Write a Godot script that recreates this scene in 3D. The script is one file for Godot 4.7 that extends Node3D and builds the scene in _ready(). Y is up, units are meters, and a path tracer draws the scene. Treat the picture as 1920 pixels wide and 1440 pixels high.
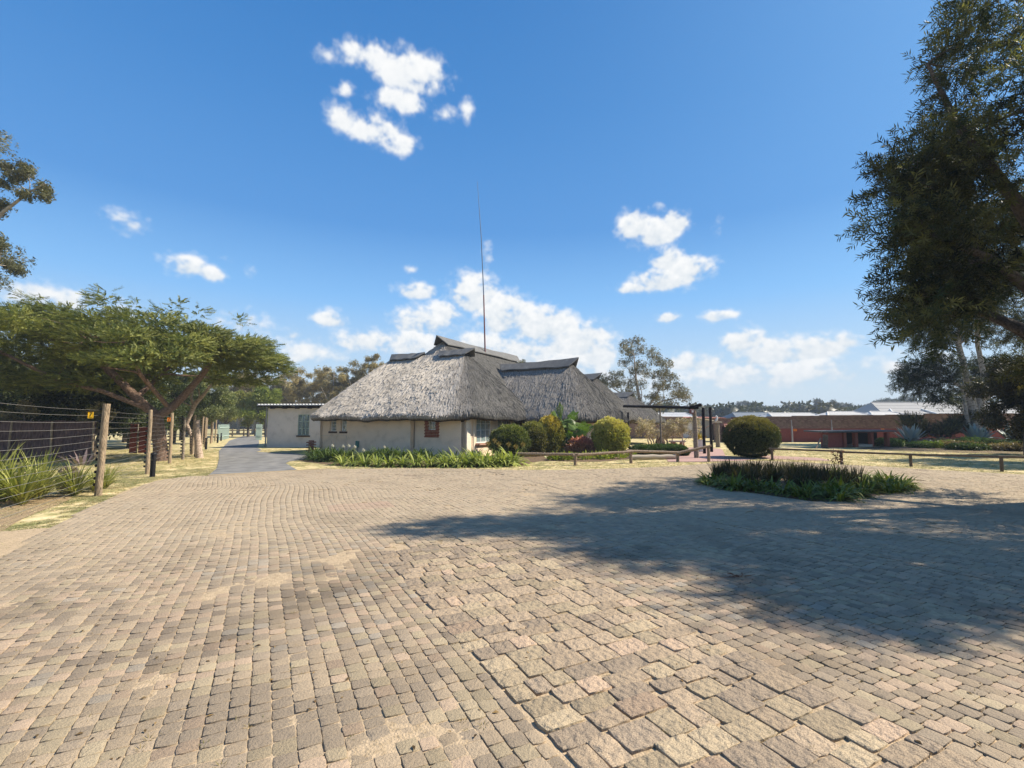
extends Node3D

# ---------------------------------------------------------------- mesh builder
class MB:
	var v := PackedVector3Array()
	var n := PackedVector3Array()
	var c := PackedColorArray()
	var t := PackedVector2Array()
	var ix := PackedInt32Array()
	var col := Color.WHITE
	# a, b, c, d run counter-clockwise seen from outside
	func tri(a: Vector3, b: Vector3, d: Vector3) -> void:
		var m := (b - a).cross(d - a).normalized()
		var k := v.size()
		v.append(a); v.append(b); v.append(d)
		for j in 3:
			n.append(m); c.append(col); t.append(Vector2.ZERO)
		ix.append(k); ix.append(k + 2); ix.append(k + 1)
	func quad(a: Vector3, b: Vector3, d: Vector3, e: Vector3) -> void:
		var m := (b - a).cross(d - a)
		if m.length_squared() < 1e-14:
			m = (d - a).cross(e - a)
		m = m.normalized()
		var k := v.size()
		v.append(a); v.append(b); v.append(d); v.append(e)
		for j in 4:
			n.append(m); c.append(col)
		t.append(Vector2(0, 0)); t.append(Vector2(1, 0)); t.append(Vector2(1, 1)); t.append(Vector2(0, 1))
		ix.append(k); ix.append(k + 2); ix.append(k + 1)
		ix.append(k); ix.append(k + 3); ix.append(k + 2)
	func hexa(p: Array) -> void:   # p: bottom 4 ccw from above, top 4 ccw from above
		quad(p[4], p[5], p[6], p[7])
		quad(p[3], p[2], p[1], p[0])
		for k in 4:
			var m: int = (k + 1) % 4
			quad(p[k], p[m], p[m + 4], p[k + 4])
	func box(at: Vector3, s: Vector3, b := Basis()) -> void:
		var p := []
		for y in [-0.5, 0.5]:
			for q in [Vector2(-0.5, 0.5), Vector2(0.5, 0.5), Vector2(0.5, -0.5), Vector2(-0.5, -0.5)]:
				p.append(at + b * Vector3(q.x * s.x, y * s.y, q.y * s.z))
		hexa(p)
	# box with chamfered vertical and top edges
	func cbox(at: Vector3, s: Vector3, ch: float, b := Basis()) -> void:
		var rings := []
		for lv in [[-0.5, 0.0], [0.5, 0.0], [0.5, 1.0]]:
			var ring := []
			var y: float = s.y * lv[0] - (ch if lv[0] > 0 and lv[1] == 0.0 else 0.0)
			var ins: float = ch * lv[1]
			var hx := s.x / 2 - ins
			var hz := s.z / 2 - ins
			for q in [[-hx, hz - ch, -hx + ch, hz], [hx - ch, hz, hx, hz - ch], [hx, -hz + ch, hx - ch, -hz], [-hx + ch, -hz, -hx, -hz + ch]]:
				ring.append(at + b * Vector3(q[0], y, q[1]))
				ring.append(at + b * Vector3(q[2], y, q[3]))
			rings.append(ring)
		for r in 2:
			for k in 8:
				quad(rings[r][k], rings[r][(k + 1) % 8], rings[r + 1][(k + 1) % 8], rings[r + 1][k])
		for k in range(1, 7):
			tri(rings[2][0], rings[2][k], rings[2][k + 1])
			tri(rings[0][0], rings[0][k + 1], rings[0][k])
	func grid(rows: Array, closed := false, uvs := []) -> void:   # rows of points; outside is to the left of (row dir) x (up)
		var w: int = rows[0].size()
		var h := rows.size()
		var k := v.size()
		for j in h:
			for i in w:
				var l: int = (i - 1 + w) % w if closed else maxi(i - 1, 0)
				var r: int = (i + 1) % w if closed else mini(i + 1, w - 1)
				var dx: Vector3 = rows[j][r] - rows[j][l]
				var dy: Vector3 = rows[mini(j + 1, h - 1)][i] - rows[maxi(j - 1, 0)][i]
				var m := dx.cross(dy)
				v.append(rows[j][i])
				n.append(m.normalized() if m.length_squared() > 1e-14 else Vector3.UP)
				c.append(col)
				t.append(uvs[j][i] if uvs else Vector2(float(i) / w, float(j) / h))
		for j in h - 1:
			for i in (w if closed else w - 1):
				var a := k + j * w + i
				var b := k + j * w + (i + 1) % w
				ix.append(a); ix.append(b + w); ix.append(b)
				ix.append(a); ix.append(a + w); ix.append(b + w)
	func tube(pts: Array, rad: Array, sides := 8, cap := true) -> void:
		var rows := []
		var uvs := []
		var len := 0.0
		var ref := Vector3.RIGHT
		for j in pts.size():
			var d: Vector3 = (pts[mini(j + 1, pts.size() - 1)] - pts[maxi(j - 1, 0)]).normalized()
			if j == 0:
				ref = d.cross(Vector3(0.31, 0.2, 0.93)).normalized()
			ref = (ref - d * ref.dot(d)).normalized()
			var bi := d.cross(ref)
			if j > 0:
				len += (pts[j] - pts[j - 1]).length()
			var row := []
			var ur := []
			for i in sides:
				var a := TAU * i / sides
				row.append(pts[j] + (ref * cos(a) + bi * sin(a)) * rad[j])
				ur.append(Vector2(float(i) / sides, len))
			rows.append(row)
			uvs.append(ur)
		grid(rows, true, uvs)
		if cap:
			var e := rows.size() - 1
			for i in range(1, sides - 1):
				tri(rows[0][0], rows[0][i + 1], rows[0][i])
				tri(rows[e][0], rows[e][i], rows[e][i + 1])
	func bar(a: Vector3, b: Vector3, r: float, sides := 8, r2 := -1.0) -> void:
		tube([a, b], [r, r if r2 < 0 else r2], sides)
	func blade(base: Vector3, dir: Vector3, side: Vector3, ln: float, wd: float, droop: float, segs := 3) -> void:   # a strap leaf, both faces
		var rows := []
		var p := base
		var d := dir.normalized()
		for j in segs + 1:
			var f := float(j) / segs
			var w := wd * 0.5 * (1.0 - pow(f, 2.2)) * (0.75 + 0.5 * minf(f * 2.0, 1.0)) + 0.0004
			rows.append([p - side * w, p + side * w])
			d = (d + Vector3.DOWN * droop / segs).normalized()
			p += d * ln / segs
		grid(rows)
	func leaf(at: Vector3, d: Vector3, s: Vector3, ln: float, wd: float) -> void:   # one kite-shaped leaf
		var m := at + d * ln * 0.45
		quad(at, m + s * wd * 0.5, at + d * ln, m - s * wd * 0.5)
	func mesh() -> ArrayMesh:
		var a := []
		a.resize(Mesh.ARRAY_MAX)
		a[Mesh.ARRAY_VERTEX] = v
		a[Mesh.ARRAY_NORMAL] = n
		a[Mesh.ARRAY_COLOR] = c
		a[Mesh.ARRAY_TEX_UV] = t
		a[Mesh.ARRAY_INDEX] = ix
		var m := ArrayMesh.new()
		m.add_surface_from_arrays(Mesh.PRIMITIVE_TRIANGLES, a)
		return m

# ---------------------------------------------------------------- helpers
var rng := RandomNumberGenerator.new()
var names := {}
var M := {}
var nz := FastNoiseLite.new()
var B_ := Vector2(0.883, -0.469)

func rf(a: float, b: float) -> float:
	return rng.randf_range(a, b)

func W(x: float, d: float, y := 0.0) -> Vector3:   # x to the right, d metres ahead, y up
	return Vector3(x, y, -d)

func numbered(nm: String) -> String:
	var k: int = names.get(nm, 0)
	names[nm] = k + 1
	return nm if k == 0 else "%s_%03d" % [nm, k]

func tag(o: Node3D, label := "", category := "", group := "", kind := "") -> Node3D:
	if label: o.set_meta("label", label)
	if category: o.set_meta("category", category)
	if group: o.set_meta("group", group)
	if kind: o.set_meta("kind", kind)
	return o

func thing(nm: String, label: String, category: String, at := Vector3.ZERO, turn := 0.0, group := "") -> Node3D:
	var o := Node3D.new()
	o.name = numbered(nm)
	add_child(o)
	o.position = at
	o.rotation.y = turn
	tag(o, label, category, group)
	return o

func part(parent: Node3D, nm: String, mesh: Mesh, mat: Material, at := Transform3D()) -> MeshInstance3D:
	var o := MeshInstance3D.new()
	if parent == self:
		o.name = numbered(nm)
	else:
		var key := "%d/%s" % [parent.get_instance_id(), nm]
		o.name = nm if not names.has(key) else "%s_%03d" % [nm, names[key]]
		names[key] = names.get(key, 0) + 1
	o.mesh = mesh
	o.material_override = mat
	o.transform = at
	parent.add_child(o, true)
	return o

func struct(nm: String, mesh: Mesh, mat: Material) -> MeshInstance3D:
	var o := part(self, nm, mesh, mat)
	o.set_meta("kind", "structure")
	return o

func copy(o: Node3D, nm: String, label: String, at: Vector3, turn := 0.0, scl := 1.0) -> Node3D:
	var r: Node3D = o.duplicate()
	r.name = numbered(nm)
	add_child(r)
	r.position = at
	r.rotation.y = turn
	r.scale = Vector3.ONE * scl
	r.set_meta("label", label)
	return r

func scatter(parent: Node3D, nm: String, mesh: Mesh, mat: Material, xf: Array, tint: Array, kind := "stuff") -> MultiMeshInstance3D:
	var mm := MultiMesh.new()
	mm.transform_format = MultiMesh.TRANSFORM_3D
	mm.use_colors = true
	mm.mesh = mesh
	mm.instance_count = xf.size()
	for k in xf.size():
		mm.set_instance_transform(k, xf[k])
		mm.set_instance_color(k, tint[k])
	var o := MultiMeshInstance3D.new()
	o.name = numbered(nm) if parent == self else nm
	o.multimesh = mm
	o.material_override = mat
	parent.add_child(o, true)
	if kind: o.set_meta("kind", kind)
	return o

func lin(r: float, g: float, b: float) -> Color:
	return Color(r, g, b).linear_to_srgb()

func noise_tex(sd: int, freq: float, oct: int, stops: Array, cols: Array, size := 256, kind := FastNoiseLite.TYPE_SIMPLEX_SMOOTH) -> NoiseTexture2D:
	var f := FastNoiseLite.new()
	f.seed = sd
	f.noise_type = kind
	f.frequency = freq
	f.fractal_octaves = oct
	f.fractal_type = FastNoiseLite.FRACTAL_FBM
	var t := NoiseTexture2D.new()
	t.width = size
	t.height = size
	t.seamless = true
	t.generate_mipmaps = false
	t.noise = f
	if cols:
		var g := Gradient.new()
		g.offsets = PackedFloat32Array(stops)
		var pc := PackedColorArray()
		var top := 0.0
		for q in cols:
			top = maxf(top, maxf(q[0], maxf(q[1], q[2])))
		for q in cols:
			pc.append(lin(q[0] / top, q[1] / top, q[2] / top))
		t.set_meta("gain", top)
		g.colors = pc
		t.color_ramp = g
	return t

# a rough matt surface: colour noise and relief, laid on in world metres
func surf(key: String, base: Array, rough := 0.9, tex: Texture2D = null, metres := 1.0, bump: Texture2D = null, relief := 0.0, bump_local := false) -> StandardMaterial3D:
	var m := StandardMaterial3D.new()
	m.resource_name = key
	var gain: float = tex.get_meta("gain", 1.0) if tex else 1.0
	m.albedo_color = lin(base[0] * gain, base[1] * gain, base[2] * gain)
	m.roughness = rough
	m.metallic_specular = 0.3
	m.vertex_color_use_as_albedo = true
	if tex:
		m.albedo_texture = tex
	if bump:
		m.heightmap_enabled = true
		m.heightmap_texture = bump
		m.heightmap_scale = relief
	if tex or bump:
		m.uv1_triplanar = true
		m.uv1_world_triplanar = not bump_local
		m.uv1_scale = Vector3.ONE / metres
		m.uv1_triplanar_sharpness = 4.0
	M[key] = m
	return m

func leafy(key: String, base: Array, through: Array, rough := 0.55) -> StandardMaterial3D:
	var m := StandardMaterial3D.new()
	m.resource_name = key
	m.albedo_color = lin(base[0], base[1], base[2])
	m.roughness = rough
	m.metallic_specular = 0.35
	m.vertex_color_use_as_albedo = true
	m.backlight_enabled = true
	m.backlight = lin(through[0], through[1], through[2])
	M[key] = m
	return m

func rot_to(d: Vector3, roll := 0.0) -> Basis:   # local y runs along d
	var y := d.normalized()
	var x := y.cross(Vector3(0.13, 0.21, 0.97))
	if x.length_squared() < 1e-4:
		x = y.cross(Vector3.RIGHT)
	x = x.normalized()
	return Basis(x, y, x.cross(y)) * Basis(Vector3.UP, roll)

func rdir() -> Vector3:
	while true:
		var p := Vector3(rf(-1, 1), rf(-1, 1), rf(-1, 1))
		var l := p.length_squared()
		if l < 1.0 and l > 0.01:
			return p / sqrt(l)
	return Vector3.UP

func inside(poly: PackedVector2Array, x: float, d: float) -> bool:
	return Geometry2D.is_point_in_polygon(Vector2(x, d), poly)

func sheet(poly: PackedVector2Array, y: float) -> ArrayMesh:   # a flat polygon, given in x and d
	var m := MB.new()
	var id := Geometry2D.triangulate_polygon(poly)
	for k in range(0, id.size(), 3):
		var a := W(poly[id[k]].x, poly[id[k]].y, y)
		var b := W(poly[id[k + 1]].x, poly[id[k + 1]].y, y)
		var e := W(poly[id[k + 2]].x, poly[id[k + 2]].y, y)
		if (b - a).cross(e - a).y < 0:
			m.tri(a, e, b)
		else:
			m.tri(a, b, e)
	return m.mesh()

func smooth_poly(p: Array) -> PackedVector2Array:   # a closed outline through the points, rounded
	var o := PackedVector2Array()
	var k := p.size()
	for i in k:
		for f in 5:
			var u := f / 5.0
			o.append(Vector2(p[i]).cubic_interpolate(p[(i + 1) % k], p[(i + k - 1) % k], p[(i + 2) % k], u))
	return o

# ---------------------------------------------------------------- view, sky and sun
const EXPO := 1.75
const SUN_EL := 43.0
const SUN_AZ := 79.0

func _ready() -> void:
	rng.seed = 20240611
	nz.seed = 77
	nz.noise_type = FastNoiseLite.TYPE_SIMPLEX_SMOOTH
	nz.frequency = 1.0
	nz.fractal_octaves = 3
	var cam := Camera3D.new()
	cam.name = "camera"
	cam.position = Vector3(0, 1.55, 0)
	cam.rotation.x = deg_to_rad(4.737)
	cam.fov = 77.0
	cam.near = 0.05
	cam.far = 6000.0
	add_child(cam)
	cam.current = true
	var sun := DirectionalLight3D.new()
	sun.name = "sun"
	sun.light_energy = 1.6
	sun.light_color = Color(1.0, 0.955, 0.88)
	sun.light_angular_distance = 0.5
	sun.shadow_enabled = true
	sun.sky_mode = DirectionalLight3D.SKY_MODE_LIGHT_ONLY
	var el := deg_to_rad(SUN_EL)
	var az := deg_to_rad(SUN_AZ)
	var to_sun := Vector3(sin(az) * cos(el), sin(el), -cos(az) * cos(el))
	add_child(sun)
	sun.look_at_from_position(Vector3.ZERO, -to_sun, Vector3.UP)
	var e := Environment.new()
	e.background_mode = Environment.BG_SKY
	e.tonemap_mode = Environment.TONE_MAPPER_LINEAR
	e.tonemap_exposure = EXPO
	e.sdfgi_enabled = true
	e.ssao_enabled = true
	e.ssil_enabled = true
	e.fog_enabled = true
	e.fog_density = 0.00075
	e.fog_light_color = Color(0.86, 0.92, 1.0)
	var sky := Sky.new()
	var pm := PanoramaSkyMaterial.new()
	pm.panorama = ImageTexture.create_from_image(paint_sky(to_sun))
	sky.sky_material = pm
	e.sky = sky
	var we := WorldEnvironment.new()
	we.name = "world_environment"
	we.environment = e
	add_child(we)
	make_materials()
	make_ground()
	make_paving()
	make_house()
	make_annex()
	make_fences()
	make_far_buildings()
	make_yard()
	make_garden()
	make_trees()
	make_far_trees()
	make_grass()

func sky_at(el: float) -> Vector3:   # clear air at a height in degrees
	var hs := [-2.0, 0.0, 3.0, 7.0, 14.0, 22.0, 34.0, 43.0, 60.0, 90.0]
	var cs := [Vector3(0.62, 0.70, 0.74), Vector3(0.68, 0.78, 0.84), Vector3(0.66, 0.79, 0.88), Vector3(0.50, 0.71, 0.93), Vector3(0.25, 0.54, 0.95), Vector3(0.115, 0.34, 0.75), Vector3(0.070, 0.262, 0.64), Vector3(0.048, 0.217, 0.572), Vector3(0.040, 0.175, 0.50), Vector3(0.032, 0.145, 0.44)]
	for k in hs.size() - 1:
		if el < hs[k + 1]:
			return cs[k].lerp(cs[k + 1], clampf((el - hs[k]) / (hs[k + 1] - hs[k]), 0.0, 1.0))
	return cs[cs.size() - 1]

func paint_sky(to_sun: Vector3) -> Image:
	var w := 3072
	var h := 1536
	var im := Image.create(w, h, false, Image.FORMAT_RGBF)
	# clear air with the brighter air round the sun, in coarse blocks of 8 pixels enlarged smoothly
	var sw := w / 8
	var sh := h / 8
	var small := Image.create(sw, sh, false, Image.FORMAT_RGBF)
	for j in sh:
		var el := 90.0 - 180.0 * (j + 0.5) / sh
		var air := sky_at(maxf(el, -2.0))
		if el < -2.0:
			air = Vector3(0.30, 0.29, 0.24)
		var ce := cos(deg_to_rad(el))
		var se := sin(deg_to_rad(el))
		for i in sw:
			var az := TAU * (i + 0.5) / sw
			var c := air
			if el > -2.0:
				var cosd := (Vector3(sin(az) * ce, se, -cos(az) * ce)).dot(to_sun)
				var th := rad_to_deg(acos(clampf(cosd, -1.0, 1.0)))
				c += Vector3(0.20, 0.30, 0.36) * exp(-pow(th / 34.0, 2.0))
			small.set_pixel(i, j, Color(c.x, c.y, c.z) / EXPO)
	small.resize(w, h, Image.INTERPOLATE_BILINEAR)
	im.blit_rect(small, Rect2i(0, 0, w, h), Vector2i.ZERO)
	# clouds: lobes [azimuth, height, half width, half height, density] in degrees
	var lobes := [[-17.78, 37.49, 3.35, 1.11, 1.00], [-12.67, 36.71, 4.34, 1.69, 1.20], [-13.75, 34.45, 3.27, 1.21, 1.00], [-9.64, 37.22, 1.57, 1.24, 0.90], [-20.22, 31.90, 1.99, 1.27, 1.00], [-16.83, 31.35, 3.53, 1.36, 1.00], [-13.77, 30.34, 2.25, 1.00, 0.90], [-8.14, 33.68, 1.44, 0.62, 0.60], [-5.65, 34.01, 0.86, 0.96, 0.55], [-20.32, 34.43, 1.06, 0.63, 0.60], [-22.54, 36.94, 1.15, 0.59, 0.45], [14.68, 22.01, 2.08, 1.68, 1.10], [16.79, 21.25, 3.11, 1.45, 1.10], [19.18, 22.19, 1.57, 1.31, 1.00], [17.46, 23.87, 0.66, 0.38, 0.50], [23.70, 21.31, 0.60, 0.85, 0.45], [18.19, 18.23, 1.87, 1.48, 1.00], [20.47, 17.03, 2.96, 1.42, 1.10], [17.54, 16.15, 3.64, 1.28, 1.10], [14.54, 15.56, 2.54, 0.59, 0.90], [-34.62, 15.31, 1.98, 1.01, 1.10], [-32.79, 15.00, 1.65, 0.72, 1.00], [-31.46, 16.52, 0.52, 0.41, 0.45], [-28.99, 15.80, 0.50, 0.43, 0.45], [-39.51, 18.34, 1.56, 0.83, 0.75], [-45.38, 10.84, 1.97, 1.23, 0.90], [-43.04, 10.81, 2.07, 1.10, 0.80], [-40.10, 10.19, 1.69, 0.86, 0.60], [-20.87, 11.62, 1.96, 0.87, 1.00], [-12.44, 17.70, 0.87, 0.35, 0.50], [-11.47, 15.38, 2.60, 0.90, 0.90], [-10.17, 11.98, 3.85, 1.59, 1.00], [-4.83, 15.20, 3.33, 2.20, 1.10], [-12.64, 11.88, 1.71, 1.34, 0.80], [-8.30, 12.90, 2.39, 1.47, 0.80], [-0.96, 12.91, 3.85, 2.48, 1.10], [-16.78, 9.38, 4.22, 1.32, 0.90], [-11.67, 9.28, 3.80, 1.60, 0.90], [3.84, 11.52, 4.21, 2.12, 1.20], [7.63, 9.70, 4.39, 2.12, 1.20], [-3.83, 9.45, 2.67, 1.38, 1.00], [10.11, 8.28, 2.47, 1.86, 1.10], [1.28, 12.29, 2.57, 1.87, 1.00], [0.00, 8.53, 7.62, 2.52, 0.90], [6.34, 6.60, 7.51, 2.51, 0.90], [25.91, 8.71, 2.59, 1.36, 1.10], [28.15, 7.42, 5.46, 1.56, 1.00], [32.45, 7.64, 3.28, 1.17, 1.10], [34.79, 8.06, 1.29, 0.78, 1.00], [20.73, 6.92, 3.68, 1.06, 0.90], [28.56, 5.28, 11.27, 1.67, 0.80], [38.68, 5.19, 2.56, 0.69, 0.90], [42.06, 5.98, 1.76, 0.66, 0.90], [17.82, 4.51, 5.74, 1.57, 0.60], [18.19, 11.99, 1.39, 0.53, 0.90], [23.47, 11.76, 2.05, 0.57, 0.90], [36.21, 8.33, 0.54, 0.25, 0.50], [-29.75, 10.38, 2.52, 1.09, 0.60], [-24.63, 9.72, 0.95, 0.69, 0.70], [-22.95, 7.63, 3.79, 1.51, 0.60], [-28.20, 8.65, 2.98, 1.11, 0.50], [-3.05, 18.97, 0.52, 1.43, 0.35]]
	# the fair-weather cumulus goes on round the horizon
	for k in 90:
		var a := rf(52, 308)
		var big := rf(0.5, 1.5)
		lobes.append([a, rf(2, 13), rf(2, 6) * big, rf(0.8, 1.9) * big, rf(0.7, 1.1)])
	for k in 26:
		lobes.append([rf(55, 305), rf(16, 60), rf(2, 5), rf(0.8, 1.8), rf(0.6, 1.1)])
	var fn := FastNoiseLite.new()
	fn.seed = 5
	fn.noise_type = FastNoiseLite.TYPE_SIMPLEX_SMOOTH
	fn.frequency = 0.32
	fn.fractal_octaves = 6
	fn.fractal_gain = 0.56
	var px := w / 360.0
	var dens := {}
	for q in lobes:
		q[2] *= 1.15
		q[3] *= 1.4
		var x0 := int((q[0] - q[2] * 1.5) * px)
		var x1 := int((q[0] + q[2] * 1.5) * px)
		var y0 := int((90.0 - q[1] - q[3] * 1.6) * px)
		var y1 := int((90.0 - q[1] + q[3] * 1.6) * px)
		for y in range(maxi(y0, 0), mini(y1, h / 2 - 1)):
			var ty: float = (90.0 - y / px - q[1]) / q[3]
			if ty < 0:
				ty *= 1.25   # flatter underneath
			for x in range(x0, x1):
				var tx: float = (x / px - q[0]) / q[2]
				var r: float = tx * tx + ty * ty
				if r < 2.4:
					var key := y * w + posmod(x, w)
					var s: float = q[4] * (1.0 - r)
					if not dens.has(key):
						dens[key] = Vector2(s, ty)
					elif dens[key].x < s:
						dens[key] = Vector2(s, ty)
	for key in dens:
		var y: int = key / w
		var x: int = key % w
		var az := x / px
		if az > 180.0:
			az -= 360.0
		var ev := 90.0 - y / px
		var n := fn.get_noise_2d(az * 0.75, ev * 1.05)
		var n2 := fn.get_noise_2d(az * 2.6 + 90.0, ev * 3.4 - 40.0)
		var sv: Vector2 = dens[key]
		var thin := smoothstep(0.45, 0.95, sv.x + 0.25 + n * 0.4)
		var f := sv.x * 0.9 + 0.06 + n * 1.05 + n2 * 0.42
		var veil := 0.42 * smoothstep(-0.15, 0.75, sv.x * 0.7 + n * 0.75 + n2 * 0.55)
		if f <= 0.0 and veil <= 0.0:
			continue
		var high := smoothstep(20.0, 28.0, ev)
		var al := maxf(veil, smoothstep(0.0, lerpf(0.9, 1.05, high), f + 0.02 + 0.12 * high) * lerpf(0.4, 1.0, thin))
		al *= lerpf(0.97, 0.80, clampf((9.0 - ev) / 9.0, 0.0, 1.0))
		var lit := clampf(0.62 + 0.36 * sv.y + 0.5 * n + 0.35 * n2, 0.0, 1.0)
		if ev > 24.0:
			lit = lerpf(lit, 1.0, 0.5)
		var cl := Vector3(0.63, 0.72, 0.80).lerp(Vector3(1.02, 1.02, 1.01), lit) / EXPO
		var o := im.get_pixel(x, y)
		im.set_pixel(x, y, Color(lerpf(o.r, cl.x, al), lerpf(o.g, cl.y, al), lerpf(o.b, cl.z, al)))
	return im

# ---------------------------------------------------------------- materials
func make_materials() -> void:
	var grey := [[0.72, 0.72, 0.72], [1.0, 1.0, 1.0], [0.84, 0.84, 0.84], [1.12, 1.12, 1.12]]
	var mottle := noise_tex(3, 0.02, 4, [0.0, 0.35, 0.6, 1.0], grey, 256)
	var grain := noise_tex(4, 0.09, 4, [0.0, 0.42, 0.6, 1.0], [[0.55, 0.55, 0.55], [0.95, 0.95, 0.95], [1.0, 1.0, 1.0], [1.2, 1.2, 1.2]], 512)
	var speck := noise_tex(6, 0.11, 3, [0.0, 0.3, 0.42, 0.62, 0.8, 1.0], [[0.30, 0.29, 0.28], [0.62, 0.6, 0.58], [0.95, 0.95, 0.95], [1.0, 1.0, 1.0], [1.15, 1.13, 1.1], [1.7, 1.65, 1.55]], 512)
	var rough := noise_tex(8, 0.03, 5, [], [], 512)
	var fine := noise_tex(9, 0.08, 4, [], [], 512)
	surf("stone", [1, 1, 1], 0.85, speck, 0.30, rough, 0.32)
	surf("flag", [1, 1, 1], 0.85, speck, 0.5, noise_tex(10, 0.012, 5, [], [], 512), 1.4)
	surf("sand", [0.425, 0.325, 0.213], 0.95, noise_tex(12, 0.025, 5, [0.0, 0.4, 0.65, 1.0], [[0.62, 0.6, 0.56], [0.92, 0.92, 0.9], [1.0, 1.0, 1.0], [1.15, 1.13, 1.1]], 512), 0.8, fine, 0.5)
	surf("lawn", [0.54, 0.45, 0.25], 0.95, noise_tex(14, 0.018, 6, [0.0, 0.35, 0.5, 0.68, 1.0], [[0.30, 0.33, 0.22], [0.62, 0.66, 0.50], [0.95, 0.95, 0.9], [1.1, 1.06, 1.04], [1.3, 1.2, 1.25]], 512), 6.0, fine, 2.0)
	surf("veld", [0.42, 0.35, 0.175], 0.95, noise_tex(15, 0.012, 6, [0.0, 0.4, 0.6, 1.0], [[0.5, 0.6, 0.45], [0.85, 0.9, 0.8], [1.0, 1.0, 1.0], [1.25, 1.2, 1.2]], 512), 60.0)
	surf("soil", [0.17, 0.115, 0.07], 0.95, mottle, 1.0, fine, 1.2)
	surf("dry_soil", [0.36, 0.26, 0.15], 0.95, mottle, 1.2, fine, 1.5)
	surf("tarmac", [0.20, 0.195, 0.185], 0.85, noise_tex(17, 0.012, 6, [0.0, 0.4, 0.6, 1.0], [[0.58, 0.58, 0.58], [0.9, 0.9, 0.9], [1.02, 1.02, 1.02], [1.35, 1.30, 1.22]], 512), 5.0, fine, 0.3)
	surf("kerb_earth", [0.40, 0.31, 0.19], 0.95, mottle, 0.8)
	surf("hill", [0.05, 0.062, 0.04], 0.95, mottle, 60.0)
	surf("plaster", [0.80, 0.655, 0.49], 0.85, noise_tex(19, 0.008, 5, [0.0, 0.4, 0.7, 1.0], [[0.80, 0.79, 0.77], [0.97, 0.97, 0.97], [1.0, 1.0, 1.0], [1.06, 1.05, 1.04]], 512), 3.0, fine, 0.35)
	surf("trim_plaster", [0.76, 0.66, 0.52], 0.85, mottle, 1.5)
	surf("annex_plaster", [0.74, 0.69, 0.63], 0.85, noise_tex(21, 0.008, 5, [0.0, 0.35, 0.7, 1.0], [[0.78, 0.78, 0.77], [0.97, 0.97, 0.97], [1.0, 1.0, 1.0], [1.05, 1.05, 1.05]], 512), 3.0, fine, 0.3)
	surf("grey_plaster", [0.27, 0.265, 0.25], 0.9, mottle, 2.0)
	surf("red_brick", [0.27, 0.085, 0.05], 0.9, grain, 0.3, fine, 0.4)
	surf("white_paint", [0.74, 0.73, 0.70], 0.5)
	surf("sill", [0.09, 0.06, 0.045], 0.8, grain, 0.4)
	surf("pink_sill", [0.45, 0.27, 0.20], 0.8, grain, 0.5)
	surf("ridge", [0.15, 0.148, 0.143], 0.9, noise_tex(23, 0.02, 5, [0.0, 0.4, 0.7, 1.0], [[0.7, 0.7, 0.7], [0.95, 0.95, 0.95], [1.0, 1.0, 1.0], [1.5, 1.48, 1.45]], 256), 2.0, fine, 1.0)
	surf("tin", [0.62, 0.62, 0.62], 0.45, mottle, 2.0)
	surf("rust_tin", [0.42, 0.17, 0.12], 0.7, noise_tex(25, 0.02, 4, [0.0, 0.45, 0.6, 1.0], [[0.6, 0.5, 0.5], [0.9, 0.9, 0.9], [1.2, 1.3, 1.4], [1.7, 2.2, 2.4]], 256), 1.2)
	surf("roof_tile", [0.43, 0.42, 0.40], 0.85, mottle, 1.0)
	surf("blue_tile", [0.22, 0.25, 0.28], 0.8, mottle, 1.0)
	surf("white_tile", [0.62, 0.60, 0.57], 0.8, mottle, 1.0)
	surf("dark_timber", [0.018, 0.015, 0.017], 0.8, grain, 0.5)
	surf("bay_dark", [0.02, 0.018, 0.016], 1.0)
	surf("pole", [0.33, 0.25, 0.165], 0.85, noise_tex(27, 0.02, 5, [0.0, 0.35, 0.55, 1.0], [[0.45, 0.45, 0.45], [0.85, 0.85, 0.85], [1.0, 1.0, 1.0], [1.3, 1.28, 1.22]], 256), 0.5, rough, 1.5)
	M["pole"].uv1_scale = Vector3(3.0, 0.7, 3.0)
	surf("dark_rail", [0.13, 0.10, 0.075], 0.9, M["pole"].albedo_texture, 0.4, rough, 1.5)
	surf("old_pole", [0.24, 0.20, 0.155], 0.85, M["pole"].albedo_texture, 0.5, rough, 1.5)
	surf("rail", [0.27, 0.20, 0.145], 0.85, M["pole"].albedo_texture, 0.4, rough, 1.5)
	surf("gate_paint", [0.40, 0.50, 0.43], 0.7, mottle, 1.0)
	surf("wire", [0.34, 0.32, 0.28], 0.5)
	M["wire"].metallic = 0.6
	surf("black_plastic", [0.012, 0.012, 0.013], 0.5)
	surf("yellow_sign", [0.80, 0.47, 0.02], 0.5)
	surf("orange_sign", [0.75, 0.22, 0.02], 0.5)
	surf("sign_ink", [0.02, 0.02, 0.02], 0.6)
	surf("precast", [0.125, 0.082, 0.075], 0.9, noise_tex(29, 0.02, 5, [0.0, 0.35, 0.6, 1.0], [[0.5, 0.5, 0.5], [0.85, 0.82, 0.82], [1.0, 1.0, 1.0], [1.7, 1.6, 1.45]], 256), 1.1, rough, 1.2)
	M["precast"].uv1_scale = Vector3(2.5, 0.5, 2.5)
	surf("red_panel", [0.30, 0.09, 0.075], 0.9, mottle, 1.0)
	surf("steel", [0.30, 0.30, 0.31], 0.45)
	surf("mast_blue", [0.12, 0.17, 0.25], 0.5)
	surf("mast_red", [0.20, 0.09, 0.09], 0.5)
	surf("green_box", [0.07, 0.20, 0.17], 0.5)
	surf("terracotta", [0.36, 0.15, 0.09], 0.85, grain, 0.4)
	surf("stone_slab", [0.42, 0.36, 0.28], 0.9, grain, 0.5)
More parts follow.
